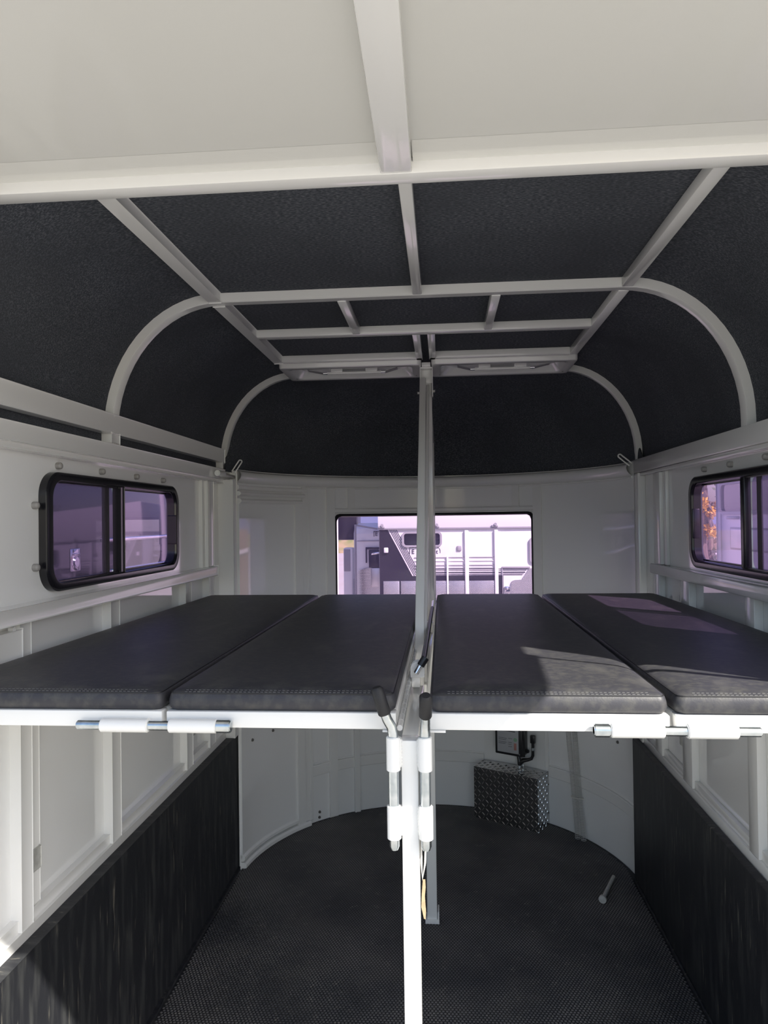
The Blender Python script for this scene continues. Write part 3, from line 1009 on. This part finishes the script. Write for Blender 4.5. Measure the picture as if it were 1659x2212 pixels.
# ================================================================== roof vents
def roof_vent(x0, x1, nm):
    y0, y1, zb = 2.888, 3.162, 2.19
    root = empty('roof_vent', ((x0 + x1) / 2, (y0 + y1) / 2, ZB), 'white pop-up roof vent with crank handle, %s of the pair' % nm, 'vent', 'roof vents')

    def L(d, z, r=0.02):
        return [(a, c, z) for a, c in rrect(x0 + d, x1 - d, y0 + d, y1 - d, r, 6, 0)]
    b = MB()
    b.quads([L(0, ZTOP), L(0, zb + 0.006), L(0.002, zb + 0.001), L(0.005, zb), L(0.036, zb), L(0.040, zb + 0.003, .03), L(0.066, zb + 0.03, .05)], True)
    b.build('vent_frame', 'white_tube', root, 40)
    p = MB()
    p.b.faces.new([p.b.verts.new(v) for v in L(0.060, zb + 0.028, .05)])
    p.build('vent_lid', 'white_tube', root, 0)
    w = x1 - x0
    c = (x0 + x1) / 2 + 0.004
    MB().cyl((c - 0.115, 3.03, zb + 0.004), (c + 0.115, 3.03, zb + 0.004), 0.006, seg=14).build('handle_bar', 'white_tube', root)
    for s in (-1, 1):
        MB().box(c + s * 0.075 - 0.026, c + s * 0.075 + 0.026, 3.02, 3.05, zb + 0.006, zb + 0.028, 0.004).build('handle_block', 'white_tube', root)
        MB().cyl((c + s * 0.115, 3.03, zb + 0.004), (c + s * 0.134, 3.03, zb + 0.004), 0.0052, seg=12).build('spring_end', 'chrome', root)
        MB().prism([(c + s * 0.135, 3.03), (c + s * 0.13, 3.07), (c + s * 0.19, 3.0), (c + s * 0.19, 2.96)], zb + 0.006, zb + 0.0085, 'Z').build('wing_plate', 'ext_grey', root, 0)
    MB().box(c - 0.055, c + 0.055, 3.035, 3.045, zb + 0.008, zb + 0.022, 0.002).build('crank_plate', 'ext_grey', root)
    for s in (-1, 1):
        MB().cyl((c + s * (w / 2 - 0.03), 3.11, zb - 0.001), (c + s * (w / 2 - 0.03), 3.11, zb + 0.003), 0.004, seg=10).build('screw', 'screwm', root)
    return root


roof_vent(-0.600, -0.012, 'left')
roof_vent(0.030, 0.616, 'right')

# tie loops and the spring latch
for s, p, nm in ((-1, Vector((-0.868, 3.16, 1.795)), 'left'), (1, Vector((0.872, 3.16, 1.795)), 'right')):
    L = []
    e = Vector((-s * 0.75, 0.1, 0.9)).normalized() if s < 0 else Vector((-0.85, 0.1, 0.75)).normalized()
    if s < 0:
        e = Vector((0.62, 0.1, 0.95)).normalized()
    nx = Vector((e.z, 0, -e.x)).normalized()
    for k in range(0, 13):
        t = R(180 - 180 * k / 12)
        L.append(p + e * 0.046 + nx * 0.0075 * math.cos(t) + e * 0.0075 * math.sin(t))
    L = [p - nx * 0.0075 - e * 0.012] + L + [p + nx * 0.0075 - e * 0.012]
    o = MB().tube(L, 0.0033, 10).build('tie_loop', 'white_tube', None, 60)
    props(o, 'white rod tie loop where the %s wall meets the nose' % nm, 'loop', 'tie loops')
lt = empty('spring_latch', (-0.88, 3.05, 1.755), 'small spring latch tube at the front end of the left header rail', 'latch')
MB().cyl((-0.876, 2.93, 1.768), (-0.876, 3.02, 1.768), 0.0125, seg=18, bev=0.004).build('barrel', 'white_tube', lt)
MB().cyl((-0.876, 3.018, 1.766), (-0.874, 3.17, 1.764), 0.0085, seg=16).build('plunger', 'steel', lt)
MB().cyl((-0.874, 3.165, 1.764), (-0.874, 3.18, 1.764), 0.0125, seg=16, bev=0.002).build('end_ring', 'white_tube', lt)

# ================================================================== tread plate box in the nose
FL, FR, BR, BL = Vector((0.212, 3.774, 0)), Vector((0.518, 3.596, 0)), Vector((0.592, 3.722, 0)), Vector((0.270, 3.885, 0))
BZ = 0.266
tbx = empty('pump_box', tuple((FL + FR + BR + BL) / 4 + Vector((0, 0, 0.001))), 'diamond tread plate aluminium box on the floor against the nose wall', 'box')
bb = MB()
bb.prism([(p.x, p.y) for p in (FL, FR, BR, BL)], 0.0015, BZ, 'Z', 0.0015)
bb.build('casing', 'alu', tbx, 30)
MB().prism([(BR.x, BR.y), (BR.x + 0.014, BR.y + 0.024), (BR.x + 0.012, BR.y + 0.025), (BR.x - 0.002, BR.y + 0.001)], 0.03, 0.245, 'Z').build('mounting_flange', 'alu', tbx, 0)


def treads(o, ux, uy, nrm, w, h, sp, name):
    b = MB()
    j = 0
    v = sp * 0.35
    while v < h - sp * 0.2:
        i = 0
        u = sp * 0.35
        while u < w - sp * 0.2:
            a = R(58) if (i + j) % 2 == 0 else R(-40)
            du = (ux * math.cos(a) + uy * math.sin(a))
            dv_ = nrm.cross(du)
            c = o + ux * u + uy * v
            L, W_ = sp * 0.56, sp * 0.085
            q = [c - du * L, c - du * L * 0.3 + dv_ * W_, c + du * L * 0.3 + dv_ * W_, c + du * L, c + du * L * 0.3 - dv_ * W_, c - du * L * 0.3 - dv_ * W_]
            vs = [b.b.verts.new(p + nrm * 0.0004) for p in q]
            t0 = b.b.verts.new(c - du * L * 0.6 + nrm * 0.0026)
            t1 = b.b.verts.new(c + du * L * 0.6 + nrm * 0.0026)
            for f in ((vs[0], vs[1], t0), (vs[1], vs[2], t1, t0), (vs[2], vs[3], t1), (vs[3], vs[4], t1), (vs[4], vs[5], t0, t1), (vs[5], vs[0], t0)):
                b.b.faces.new(f)
            u += sp
            i += 1
        v += sp
        j += 1
    return b.build(name, 'alu_bar', tbx, 0, kind='stuff')


ux = (FR - FL).normalized()
treads(FL, ux, Vector((0, 0, 1)), Vector((ux.y, -ux.x, 0)), (FR - FL).length, BZ, 0.0225, 'front_tread')
uy = (BL - FL).normalized()
treads(FL + Vector((0, 0, BZ)), ux, uy, Vector((0, 0, 1)), (FR - FL).length, 0.115, 0.0225, 'top_tread')
u2 = (BR - FR).normalized()
treads(FR, u2, Vector((0, 0, 1)), Vector((u2.y, -u2.x, 0)), (BR - FR).length, BZ, 0.0225, 'side_tread')
for z in (0.055, 0.20):
    p = BR - u2 * 0.012 + Vector((u2.y, -u2.x, 0)) * 0.0005 + Vector((0, 0, z))
    MB().cyl(p, p + Vector((u2.y, -u2.x, 0)) * 0.003, 0.0035, seg=10).build('rivet', 'screwm', tbx)

# ---- black control box with label, Y connector and plug
cx0 = cylpt(28.3, 0.395, NR - 0.006)
fr = Matrix.Rotation(R(-28.3), 4, 'Z')
# local frame: x right along the wall, y into the wall, z up
ctl = empty('control_box', tuple(cx0 + Vector((0, 0, -0.09))), 'black battery control box with a pale label, above the tread plate box', 'control box')


def lm(x, y, z):
    return cx0 + (fr @ Vector((x, y, z)))


def lbox(x0, x1, y0, y1, z0, z1, bev=0.002):
    m = Matrix.Translation(cx0) @ fr
    return MB().box(x0, x1, y0, y1, z0, z1, bev, m)


lbox(-0.080, 0.072, -0.075, 0.004, -0.066, 0.095, 0.006).build('case', 'blackplastic', ctl)
lbox(-0.084, 0.076, -0.052, -0.044, -0.070, 0.098, 0.003).build('case_rim', 'blackplastic', ctl)
lbl = lbox(-0.066, 0.052, -0.0765, -0.0748, -0.052, 0.078, 0.0005).build('label', 'label', ctl)
for (a, c, z, hgt) in ((-0.045, 0.034, 0.058, 0.006), (-0.058, -0.012, 0.020, 0.002), (-0.058, -0.016, 0.012, 0.002), (-0.058, -0.014, 0.0, 0.002), (-0.058, -0.02, -0.008, 0.002),
                       (-0.004, 0.018, 0.022, 0.002), (-0.004, 0.016, 0.002, 0.002), (-0.004, 0.014, -0.008, 0.002), (-0.004, 0.016, -0.02, 0.002)):
    lbox(a, c, -0.0772, -0.0764, z, z + hgt, 0).build('label_line', 'ink', lbl)
MB().cyl(lm(0.035, -0.0775, 0.020), lm(0.035, -0.0764, 0.020), 0.010, seg=20).build('test_button', 'green', lbl)
lbox(0.027, 0.041, -0.0775, -0.0764, -0.034, 0.002, 0.0005).build('level_light', 'red', lbl)
for z in (0.07, -0.045):
    MB().cyl(lm(0.070, -0.025, z), lm(0.088, -0.025, z), 0.009, seg=14, bev=0.002).build('hinge_lug', 'blackplastic', ctl)
    MB().cyl(lm(-0.090, -0.04, z), lm(-0.078, -0.04, z), 0.006, seg=12).build('clip', 'blackplastic', ctl)
    MB().cyl(lm(0.058, -0.082, z - 0.006), lm(0.058, -0.0745, z - 0.006), 0.0045, seg=10).build('case_screw', 'zinc', ctl)
pl = MB()
pl.tube([lm(0.050, -0.060, -0.124), lm(0.050, -0.060, -0.108), lm(0.055, -0.058, -0.096), lm(0.070, -0.055, -0.085), lm(0.092, -0.05, -0.080), lm(0.110, -0.048, -0.072), lm(0.118, -0.048, -0.055), lm(0.119, -0.048, -0.02), lm(0.119, -0.048, 0.01)],
        [0.0085, 0.010, 0.012, 0.011, 0.0085, 0.008, 0.0078, 0.0078, 0.0078], 14)
pl.tube([lm(0.050, -0.060, -0.105), lm(0.047, -0.058, -0.085), lm(0.042, -0.055, -0.066)], [0.011, 0.010, 0.009], 12)
pl.build('wire_loom', 'blackplastic', ctl, 60)
lbox(0.106, 0.132, -0.058, -0.038, 0.008, 0.050, 0.005).build('plug', 'blackplastic', ctl)
MB().cyl(lm(0.119, -0.048, -0.028), lm(0.119, -0.048, -0.014), 0.0092, seg=14).build('clip_ring', 'zinc', ctl)
MB().cyl(lm(0.050, -0.060, -0.126), lm(0.050, -0.060, -0.112), 0.0100, seg=16).build('coupling', 'zinc', ctl)
lbox(0.033, 0.068, -0.05, -0.044, -0.127, -0.108, 0.001).build('clamp_bracket', 'zinc', ctl)

# ---- clear wire-reinforced hoses down the nose wall
for (k, dx, nm, lean) in ((0, 0.0, 'left', 0.0), (1, 0.029, 'right', 0.0)):
    hs = empty('clear_hose', tuple(cylpt(51, 0.0, NR - 0.03) + Vector((dx, 0, 0))), 'clear ribbed drain hose on the nose wall, %s one of two' % nm, 'hose', 'clear drain hoses')
    pts = []
    for i in range(25):
        t = i / 24
        z = 0.004 + t * 0.78
        a = 54.2 - 3.9 * min(1, t * 1.6) - 0.6 * math.sin(t * 3)
        tw = dx * (1 - 0.10 * math.sin(t * 7))
        p = cylpt(a, z, NR - 0.020 - 0.006 * k - (0.02 * (1 - t) ** 3))
        pts.append(p + Vector((tw, -tw * 0.6, 0)))
    MB().tube(pts, 0.0115, 12).build('tube', 'clear', hs, 60)
    rb = MB()
    n = 110
    for i in range(n):
        f = i / n * 24
        j = int(f)
        p = pts[j].lerp(pts[min(j + 1, 24)], f - j)
        d = (pts[min(j + 1, 24)] - pts[j]).normalized()
        L = [p + Vector((0.0120 * math.cos(2 * math.pi * q / 10), 0.0120 * math.sin(2 * math.pi * q / 10), 0)) for q in range(10)]
        rb.tube(L, 0.0010, 4, closed=True)
    rb.build('wire_spiral', 'wire', hs, 60, kind='stuff')
zt = MB()
p = cylpt(52.1, 0.19, NR - 0.026)
L = [p + fr @ Vector((0.030 * math.cos(2 * math.pi * q / 18) + 0.012, 0.016 * math.sin(2 * math.pi * q / 18), 0)) for q in range(18)]
zt.tube(L, 0.0018, 6, closed=True)
hd = p + fr @ Vector((0.044, -0.002, 0))
zt.box(hd.x - .004, hd.x + .004, hd.y - .004, hd.y + .004, hd.z - .003, hd.z + .003, 0.0005)
o = zt.build('cable_tie', 'tie', None, 60)
props(o, 'pale nylon cable tie holding the two clear hoses together', 'cable tie')

# ---- loose pin lying on the floor
lp_ = empty('loose_pin', (0.735, 3.05, 0.002), 'dull steel headed pin lying loose on the floor at right', 'pin')
a, c = Vector((0.688, 2.955, 0.0165)), Vector((0.782, 3.165, 0.0085))
d = (c - a).normalized()
MB().cyl(a + d * 0.012, c, 0.0075, seg=16, bev=0.002).build('shank', 'steel', lp_)
MB().cyl(a, a + d * 0.014, 0.0155, seg=20, bev=0.0015).build('head', 'steel', lp_)

# ================================================================== outside
GZ = -0.45
g = MB()
g.quads([[(x, y, GZ) for x in np.linspace(-60, 60, 7)] for y in np.linspace(-60, 80, 8)])
o = g.build('ground', 'ground', None, 0)
o['kind'] = 'structure'

# ---- trailer seen through the front window
YT = 10.0
tr = empty('horse_trailer', (0.5, YT + 1, GZ), 'white horse trailer with black diagonal graphic, seen through the front window', 'trailer')


def slab(x0, x1, z0, z1, t, name, m, parent=tr, y=YT, bev=0.002):
    return MB().box(x0, x1, y - t, y + 0.02, z0, z1, bev).build(name, m, parent)


MB().box(-0.825, 3.4, YT, YT + 2.1, 0.1, 2.1, 0.03).build('body', 'ext_white', tr)
slab(-0.835, 3.4, 1.425, 1.447, 0.03, 'drip_rail', 'ext_grey')
slab(-0.835, 3.4, 1.447, 2.1, 0.022, 'roof_side', 'ext_white')
for x in (-0.775, -0.01, 0.80):
    MB().box(x - .055, x + .035, YT - .045, YT - .02, 1.447, 1.475, .006).cyl((x, YT - 0.035, 1.485), (x, YT - 0.055, 1.485), 0.02, seg=12).build('rail_lamp', 'ext_grey', tr)
# black graphic with a slanted edge, pinstripes, lower black band
MB().prism([(-0.82, 1.422), (-0.70, 1.422), (-0.36, 0.772), (0.9, 0.772), (0.9, 0.2), (-0.82, 0.2)], YT - 0.006, YT + 0.01, 'Y').build('black_graphic', 'ext_black', tr, 0)
for k in range(5):
    x0 = -0.675 + k * 0.0225
    z1 = 0.775 + k * 0.012
    x1 = x0 + 0.34 * (1.422 - z1) / 0.65
    MB().prism([(x0, 1.422), (x0 + 0.008, 1.422), (x1 + 0.008, z1), (x1, z1)], YT - 0.004, YT + 0.01, 'Y').build('pinstripe', 'ext_black', tr, 0)
for k, (z, h_) in enumerate(((0.860, 0.007), (0.840, 0.007), (0.808, 0.016), (0.790, 0.007), (0.775, 0.008))):
    slab(-0.31 - 0.0 * k, 0.875, z, z + h_, 0.004, 'pinstripe', 'ext_black')
    slab(0.895, 1.235 - 0.018 * k, z, z + h_, 0.004, 'pinstripe', 'ext_black')
# horizontal corrugations and posts
for (a, c) in ((-0.33, 0.113), (0.145, 0.368), (0.43, 0.777)):
    for z, m in ((1.034, 'ext_grey'), (0.985, 'ext_white'), (0.924, 'ext_grey'), (0.885, 'ext_grey')):
        slab(a, c, z - 0.008, z, 0.012, 'corrugation', m)
for (a, c, z0, z1) in ((0.372, 0.426, 0.2, 1.405), (0.782, 0.832, 0.2, 1.41), (0.117, 0.142, 0.2, 1.043)):
    slab(a, c, z0, z1, 0.03, 'side_post', 'ext_white', bev=0.008)
for (a, c) in ((-0.77, -0.545), (-0.525, -0.29), (-0.27, 0.113), (0.145, 0.367), (0.43, 0.777)):
    pn = slab(a, c, 0.2, 0.702, 0.012, 'tread_panel', 'ext_alu')
    b = MB()
    z = 0.47
    j = 0
    while z < 0.695:
        x = a + 0.010 + (j % 2) * 0.009
        while x < c - 0.008:
            b.box(x - 0.006, x + 0.006, YT - 0.016, YT - 0.011, z - 0.004, z + 0.004, 0)
            x += 0.020
        z += 0.014
        j += 1
    b.build('raised_treads', 'alu_bar', pn, 0, kind='stuff')
# corner wing of tread plate, door and latch at right
MB().prism([(1.004, 0.2), (1.004, 0.66), (1.02, 0.695), (1.06, 0.71), (1.152, 0.713), (1.255, 0.868), (1.5, 0.89), (1.5, 0.2)], YT - 0.02, YT + 0.01, 'Y').build('tread_wing', 'ext_alu', tr, 0)
b = MB()
z = 0.47
j = 0
while z < 0.86:
    x = 1.02 + (j % 2) * 0.012 + (0 if z < 0.69 else 0.14 + (z - 0.70) * 0.66)
    while x < 1.48:
        b.box(x - 0.006, x + 0.006, YT - 0.024, YT - 0.019, z - 0.003, z + 0.003, 0)
        x += 0.024
    z += 0.016
    j += 1
b.build('raised_treads', 'alu_bar', tr, 0, kind='stuff')
slab(0.882, 1.268, 0.872, 0.895, 0.02, 'door_trim', 'ext_grey')
slab(0.884, 0.892, 0.2, 0.875, 0.015, 'door_trim', 'ext_grey')
slab(0.916, 0.991, 0.541, 0.624, 0.03, 'paddle_latch', 'chrome', bev=0.01)
slab(-0.755, -0.694, 1.101, 1.174, 0.04, 'clearance_lamp', 'headlamp', bev=0.01)
slab(0.266, 0.329, 1.118, 1.189, 0.02, 'door_latch', 'ext_grey', bev=0.01)
# windows
for (a, c, z0, z1) in ((-0.501, 0.06, 1.178, 1.392), (1.262, 1.80, 0.936, 1.301)):
    f = MB()
    o1, i1 = rrect(a, c, z0, z1, 0.06, 6), rrect(a + 0.03, c - 0.03, z0 + 0.025, z1 - 0.025, 0.035, 6)
    f.quads([[(x, YT, z) for x, z in o1], [(x, YT - 0.025, z) for x, z in o1], [(x, YT - 0.025, z) for x, z in i1], [(x, YT - 0.004, z) for x, z in i1]], True)
    w_ = f.build('window', 'ext_grey', tr, 30)
    p_ = MB()
    p_.b.faces.new([p_.b.verts.new((x, YT - 0.0075, z)) for x, z in i1])
    p_.build('pane', 'dark_glass', w_, 0)


def letter(ch, x, z, size, y, parent):
    cu = bpy.data.curves.new('letter', 'FONT')
    cu.body = ch
    cu.size = size
    cu.extrude = 0.002
    cu.materials.append(M['ext_black'])
    tmp = bpy.data.objects.new('letter_curve', cu)
    COL.objects.link(tmp)
    me = bpy.data.meshes.new_from_object(tmp)
    bpy.data.objects.remove(tmp)
    o = bpy.data.objects.new('letter', me)
    COL.objects.link(o)
    o.parent = parent
    o.location = Vector((x, y - 0.003, z)) - wloc(parent)
    o.rotation_euler = (R(90), 0, 0)
    return o


letter('E', -0.369, 1.085, 0.085, YT - 0.002, tr)
letter('t', -0.026, 1.085, 0.085, YT - 0.002, tr)
MB().box(-0.398, -0.390, YT - .006, YT + .01, 1.085, 1.172, 0).box(-0.398, -0.300, YT - .006, YT + .01, 1.166, 1.172, 0).build('letter_border', 'ext_black', tr, 0)
L = [(-0.08, YT - 0.002, 1.178)] + [(-0.025 + 0.058 * math.sin(R(t)), YT - 0.002, 1.120 + 0.058 * math.cos(R(t))) for t in range(0, 91, 15)] + [(0.033, YT - 0.002, 1.092)]
MB().tube(L, 0.004, 6).build('letter_border', 'ext_black', tr, 0)

# ---- second trailer: gooseneck nose, half hidden, further left
YS = 10.96
YF = 10.70
tr2 = empty('gooseneck_trailer', (-1.1, YS + 0.8, GZ), 'pale trailer nose with tread plate skirt, left of the diagonal-graphic trailer', 'trailer')
nos = MB()
pr2 = [(-1.30, 0), (-1.26, -0.14), (-1.20, -0.22), (-1.08, -0.26), (-0.87, -0.26)]
nos.quads([[(x, YS + y, z) for x, y in pr2 + [(-0.87, 1.2), (-1.30, 1.2)]] for z in (0.1, 1.36)])
nos.quads([[(x, YS + y, 1.36) for x, y in pr2], [(x * 0.99, YS + y * 0.9, 1.44) for x, y in pr2], [(x * 0.95, YS + y * 0.3 + 0.1, 1.52) for x, y in pr2]])
nos.build('body', 'ext_white', tr2, 50)
sk = MB()
sk.quads([[(x - 0.006, YS + y - 0.014, 0.1) for x, y in pr2], [(x - 0.006, YS + y - 0.014, zz) for (x, y), zz in zip(pr2, (0.66, 0.70, 0.80, 0.845, 0.845))]])
skirt = sk.build('tread_skirt', 'ext_alu', tr2, 50)
b = MB()
z = 0.43
j = 0
while z < 0.83:
    x = -1.19 + (j % 2) * 0.010
    while x < -0.87:
        b.box(x - 0.006, x + 0.006, YF - 0.022, YF - 0.016 + (0.04 if x < -1.1 else 0), z - 0.003, z + 0.003, 0)
        x += 0.022
    z += 0.016
    j += 1
b.build('raised_treads', 'alu_bar', skirt, 0, kind='stuff')
MB().box(-1.22, -0.86, YF - 0.012, YF + 0.01, 1.245, 1.258, 0.004).build('trim_line', 'ext_grey', tr2)
MB().box(-1.04, -0.862, YF - 0.05, YF - 0.005, 0.85, 1.115, 0.01).build('tool_door', 'ext_black', tr2)
MB().box(-1.09, -0.862, YF - 0.03, YF - 0.002, 1.125, 1.156, 0.006).build('tool_door_frame', 'ext_black', tr2)
MB().box(-1.09, -1.07, YF - 0.03, YF - 0.002, 0.92, 1.13, 0.006).build('tool_door_frame', 'ext_black', tr2)
MB().box(-1.01, -0.862, YF - 0.045, YF - 0.012, 0.56, 0.845, 0.01).build('tool_box', 'ext_alu', tr2)
MB().cyl((-1.235, YF - 0.06, 1.50), (-1.235, YF - 0.06, 0.1), 0.016, seg=12).build('awning_leg', 'ext_grey', tr2)
MB().bar((-1.235, YF - 0.06, 1.49), (-0.90, YF - 0.08, 1.43), 0.025, 0.025, 0.004).build('awning_arm', 'ext_grey', tr2)
MB().bar((-1.00, YF - 0.09, 1.055), (-0.865, YF - 0.09, 1.075), 0.03, 0.03, 0.008).build('grab_bar', 'chrome', tr2)
letter('E', -0.945, 1.325, 0.085, YF - 0.003, tr2)
MB().box(-0.965, -0.958, YF - .008, YF + .01, 1.315, 1.40, 0).box(-0.965, -0.87, YF - .008, YF + .01, 1.392, 1.399, 0).build('letter_border', 'ext_black', tr2, 0)
cab = empty('side_cabinet', (-1.41, YS + 0.1, GZ), 'narrow pale cabinet with dark door standing left of the trailer nose', 'cabinet')
MB().box(-1.46, -1.32, YS - 0.05, YS + 0.2, GZ, 1.14, 0.02).build('body', 'ext_white', cab)
MB().box(-1.45, -1.35, YS - 0.06, YS - 0.04, 0.78, 1.12, 0.004).build('door', 'ext_grey', cab)
o = MB().box(-1.72, -1.29, YS + 0.3, YS + 0.9, 1.25, 2.0, 0.04).build('awning_box', 'ext_black')
props(o, 'dark awning hanging in the upper left of the front window view', 'awning')
o = MB().box(-1.44, -1.355, 9.6, 9.7, GZ, 2.6, 0.01).build('canopy_post', 'ext_white')
props(o, 'bright white post at the left edge of the front window view', 'post')

# far hills and scrub
def ridge(name, y, x0, x1, base, amp, m, seed, label, cat):
    rnd = random.Random(seed)
    n = 60
    b = MB()
    ph = [rnd.uniform(0, 6) for _ in range(5)]
    rows = [[], [], []]
    for k in range(n + 1):
        x = x0 + (x1 - x0) * k / n
        h = base + amp * sum(math.sin(x * f + p) / (1 + i) for i, (f, p) in enumerate(zip((0.05, 0.11, 0.23, 0.5, 1.1), ph)))
        rows[0].append((x, y - h * 1.5, GZ))
        rows[1].append((x, y - h * 0.4, GZ + h * 0.7))
        rows[2].append((x, y, GZ + h))
    b.quads(rows)
    o = b.build(name, m, None, 60)
    props(o, label, cat)
    return o


ridge('hill', 75, -70, 70, 2.9, 0.5, 'hill', 3, 'distant haze-blue hillside beyond the parked trailers', 'hill')
ridge('scrub_bank', 45, -50, 50, 1.0, 0.25, 'scrub', 5, 'dry brush bank below the distant hillside', 'bank')


def tree(loc, h, cr, label, yellow=False, n=1500, seed=1, lo=0.3, leaf=0.085):
    rnd = random.Random(seed)
    root = empty('tree', loc, label, 'tree', 'trees beyond the trailer')
    L = Vector(loc)
    MB().tube([L, L + Vector((0.05, 0, h * 0.3)), L + Vector((-0.05, 0.05, h * 0.6)), L + Vector((0.0, 0.1, h * 0.9))], [0.16, 0.12, 0.09, 0.03], 10).build('trunk', 'bark', root, 60)
    br = MB()
    lf = MB()
    for i in range(14):
        a = rnd.uniform(0, 6.28)
        z0 = h * rnd.uniform(lo, max(lo + 0.12, 0.75))
        e = L + Vector((math.cos(a) * cr * rnd.uniform(.6, 1), math.sin(a) * cr * rnd.uniform(.6, 1), z0 + h * rnd.uniform(-0.1, 0.25)))
        s_ = L + Vector((0, 0, z0))
        br.tube([s_, s_.lerp(e, 0.5) + Vector((0, 0, 0.15)), e], [0.04, 0.025, 0.008], 6)
        for k in range(n // 14):
            c = s_.lerp(e, rnd.uniform(0.35, 1.05)) + Vector((rnd.gauss(0, .22), rnd.gauss(0, .22), rnd.gauss(0, .2))) * cr * 0.55
            u = Vector((rnd.gauss(0, 1), rnd.gauss(0, 1), rnd.gauss(0, 1))).normalized() * leaf
            v = u.cross(Vector((rnd.gauss(0, 1), rnd.gauss(0, 1), rnd.gauss(0, 1)))).normalized() * leaf * 0.5
            vs = [lf.b.verts.new(c + q) for q in (-u, v, u, -v)]
            lf.b.faces.new(vs)
    br.build('branches', 'bark', root, 60, kind='stuff')
    lf.build('foliage', 'leaf_yellow' if yellow else 'leaf', root, 0, recalc=False, kind='stuff')
    return root


# ---- right side: white van, fence, trees
tree((4.9, 13.6, GZ), 4.6, 1.3, 'green leafy tree seen through the right window beside the van', False, 2600, 2, 0.25, 0.06)
tree((3.84, 10.6, GZ), 2.42, 0.18, 'small yellow-leaved tree seen through the right window', True, 900, 4, 0.76, 0.04)
tree((9.0, 19.0, GZ), 5.0, 2.0, 'broad green tree standing far behind the wooden fence', False, 1600, 6)
fn = empty('fence', (6.0, 15.5, GZ), 'weathered board fence seen through the right window', 'fence')
x = 3.0
while x < 10:
    MB().box(x, x + 0.145, 15.5, 15.53, GZ, GZ + 1.82 + 0.02 * math.sin(x * 9), 0.004).build('board', 'wood', fn)
    x += 0.155
MB().box(3.0, 10, 15.45, 15.5, GZ + 1.2, GZ + 1.3, 0.004).build('rail', 'ext_white', fn)

van = empty('van', (3.3, 5.0, GZ), 'white van parked outside the right window, its side in shade', 'van')
vx = 2.55
MB().box(vx, vx + 1.9, 2.6, 6.76, -0.15, 2.2, 0.06).build('body', 'ext_white', van)
f = MB()
o1, i1 = rrect(5.3, 6.58, 1.57, 1.86, 0.06, 6), rrect(5.33, 6.545, 1.60, 1.83, 0.045, 6)
f.quads([[(vx, y, z) for y, z in o1], [(vx - 0.02, y, z) for y, z in o1], [(vx - 0.02, y, z) for y, z in i1], [(vx - 0.003, y, z) for y, z in i1]], True)
w_ = f.build('window', 'ext_grey', van, 30)
p_ = MB()
p_.b.faces.new([p_.b.verts.new((vx - 0.005, y, z)) for y, z in i1])
p_.build('pane', 'grey_glass', w_, 0)
for y in (6.68, 6.585, 5.28):
    MB().box(vx - 0.008, vx + 0.01, y, y + 0.014, 0.2, 2.1, 0.004).build('door_seam', 'ext_grey', van)
MB().box(vx - 0.01, vx + 0.01, 5.6, 6.38, 1.27, 1.46, 0.005).build('panel_recess', 'ext_grey', van)
MB().box(vx - 0.014, vx + 0.01, 5.62, 6.36, 1.285, 1.445, 0.005).build('panel_plate', 'ext_white', van)
MB().box(vx - 0.03, vx + 0.01, 6.2, 6.42, 1.53, 1.555, 0.01).build('handle', 'ext_grey', van)
for y in (3.4, 5.9):
    MB().cyl((vx - 0.01, y, -0.09), (vx + 0.22, y, -0.09), 0.36, seg=28, bev=0.03).build('wheel', 'blackplastic', van)

# ---- left side: dark glossy neighbour trailer with chrome latches
nt_ = empty('dark_trailer', (-3.4, 4.5, GZ), 'glossy dark trailer flank parked outside the left window', 'trailer')
nx = -2.35
MB().box(nx - 2.0, nx, 1.2, 8.5, 0.0, 2.6, 0.05).build('body', 'ext_dark', nt_)
for (y, z) in ((4.02, 1.325), (4.52, 1.325)):
    q = MB()
    q.box(nx - 0.005, nx + 0.008, y - 0.06, y + 0.06, z - 0.075, z + 0.075, 0.006)
    lt2 = q.build('paddle_latch', 'chrome', nt_)
    MB().cyl((nx + 0.004, y, z - 0.015), (nx + 0.016, y, z - 0.015), 0.042, 0.034, 24, bev=0.004).build('dish', 'chrome', lt2)
    MB().box(nx + 0.006, nx + 0.018, y - 0.04, y + 0.04, z + 0.03, z + 0.045, 0.003).build('paddle', 'chrome', lt2)
for z in (1.20, 1.43):
    MB().box(nx - 0.01, nx + 0.02, 4.9, 8.4, z, z + 0.03, 0.01).build('belt_moulding', 'chrome', nt_)

for o in bpy.data.objects:
    if o.type == 'MESH' and o.data.users and len(o.data.materials) == 0:
        o.data.materials.append(M['white_tube'])
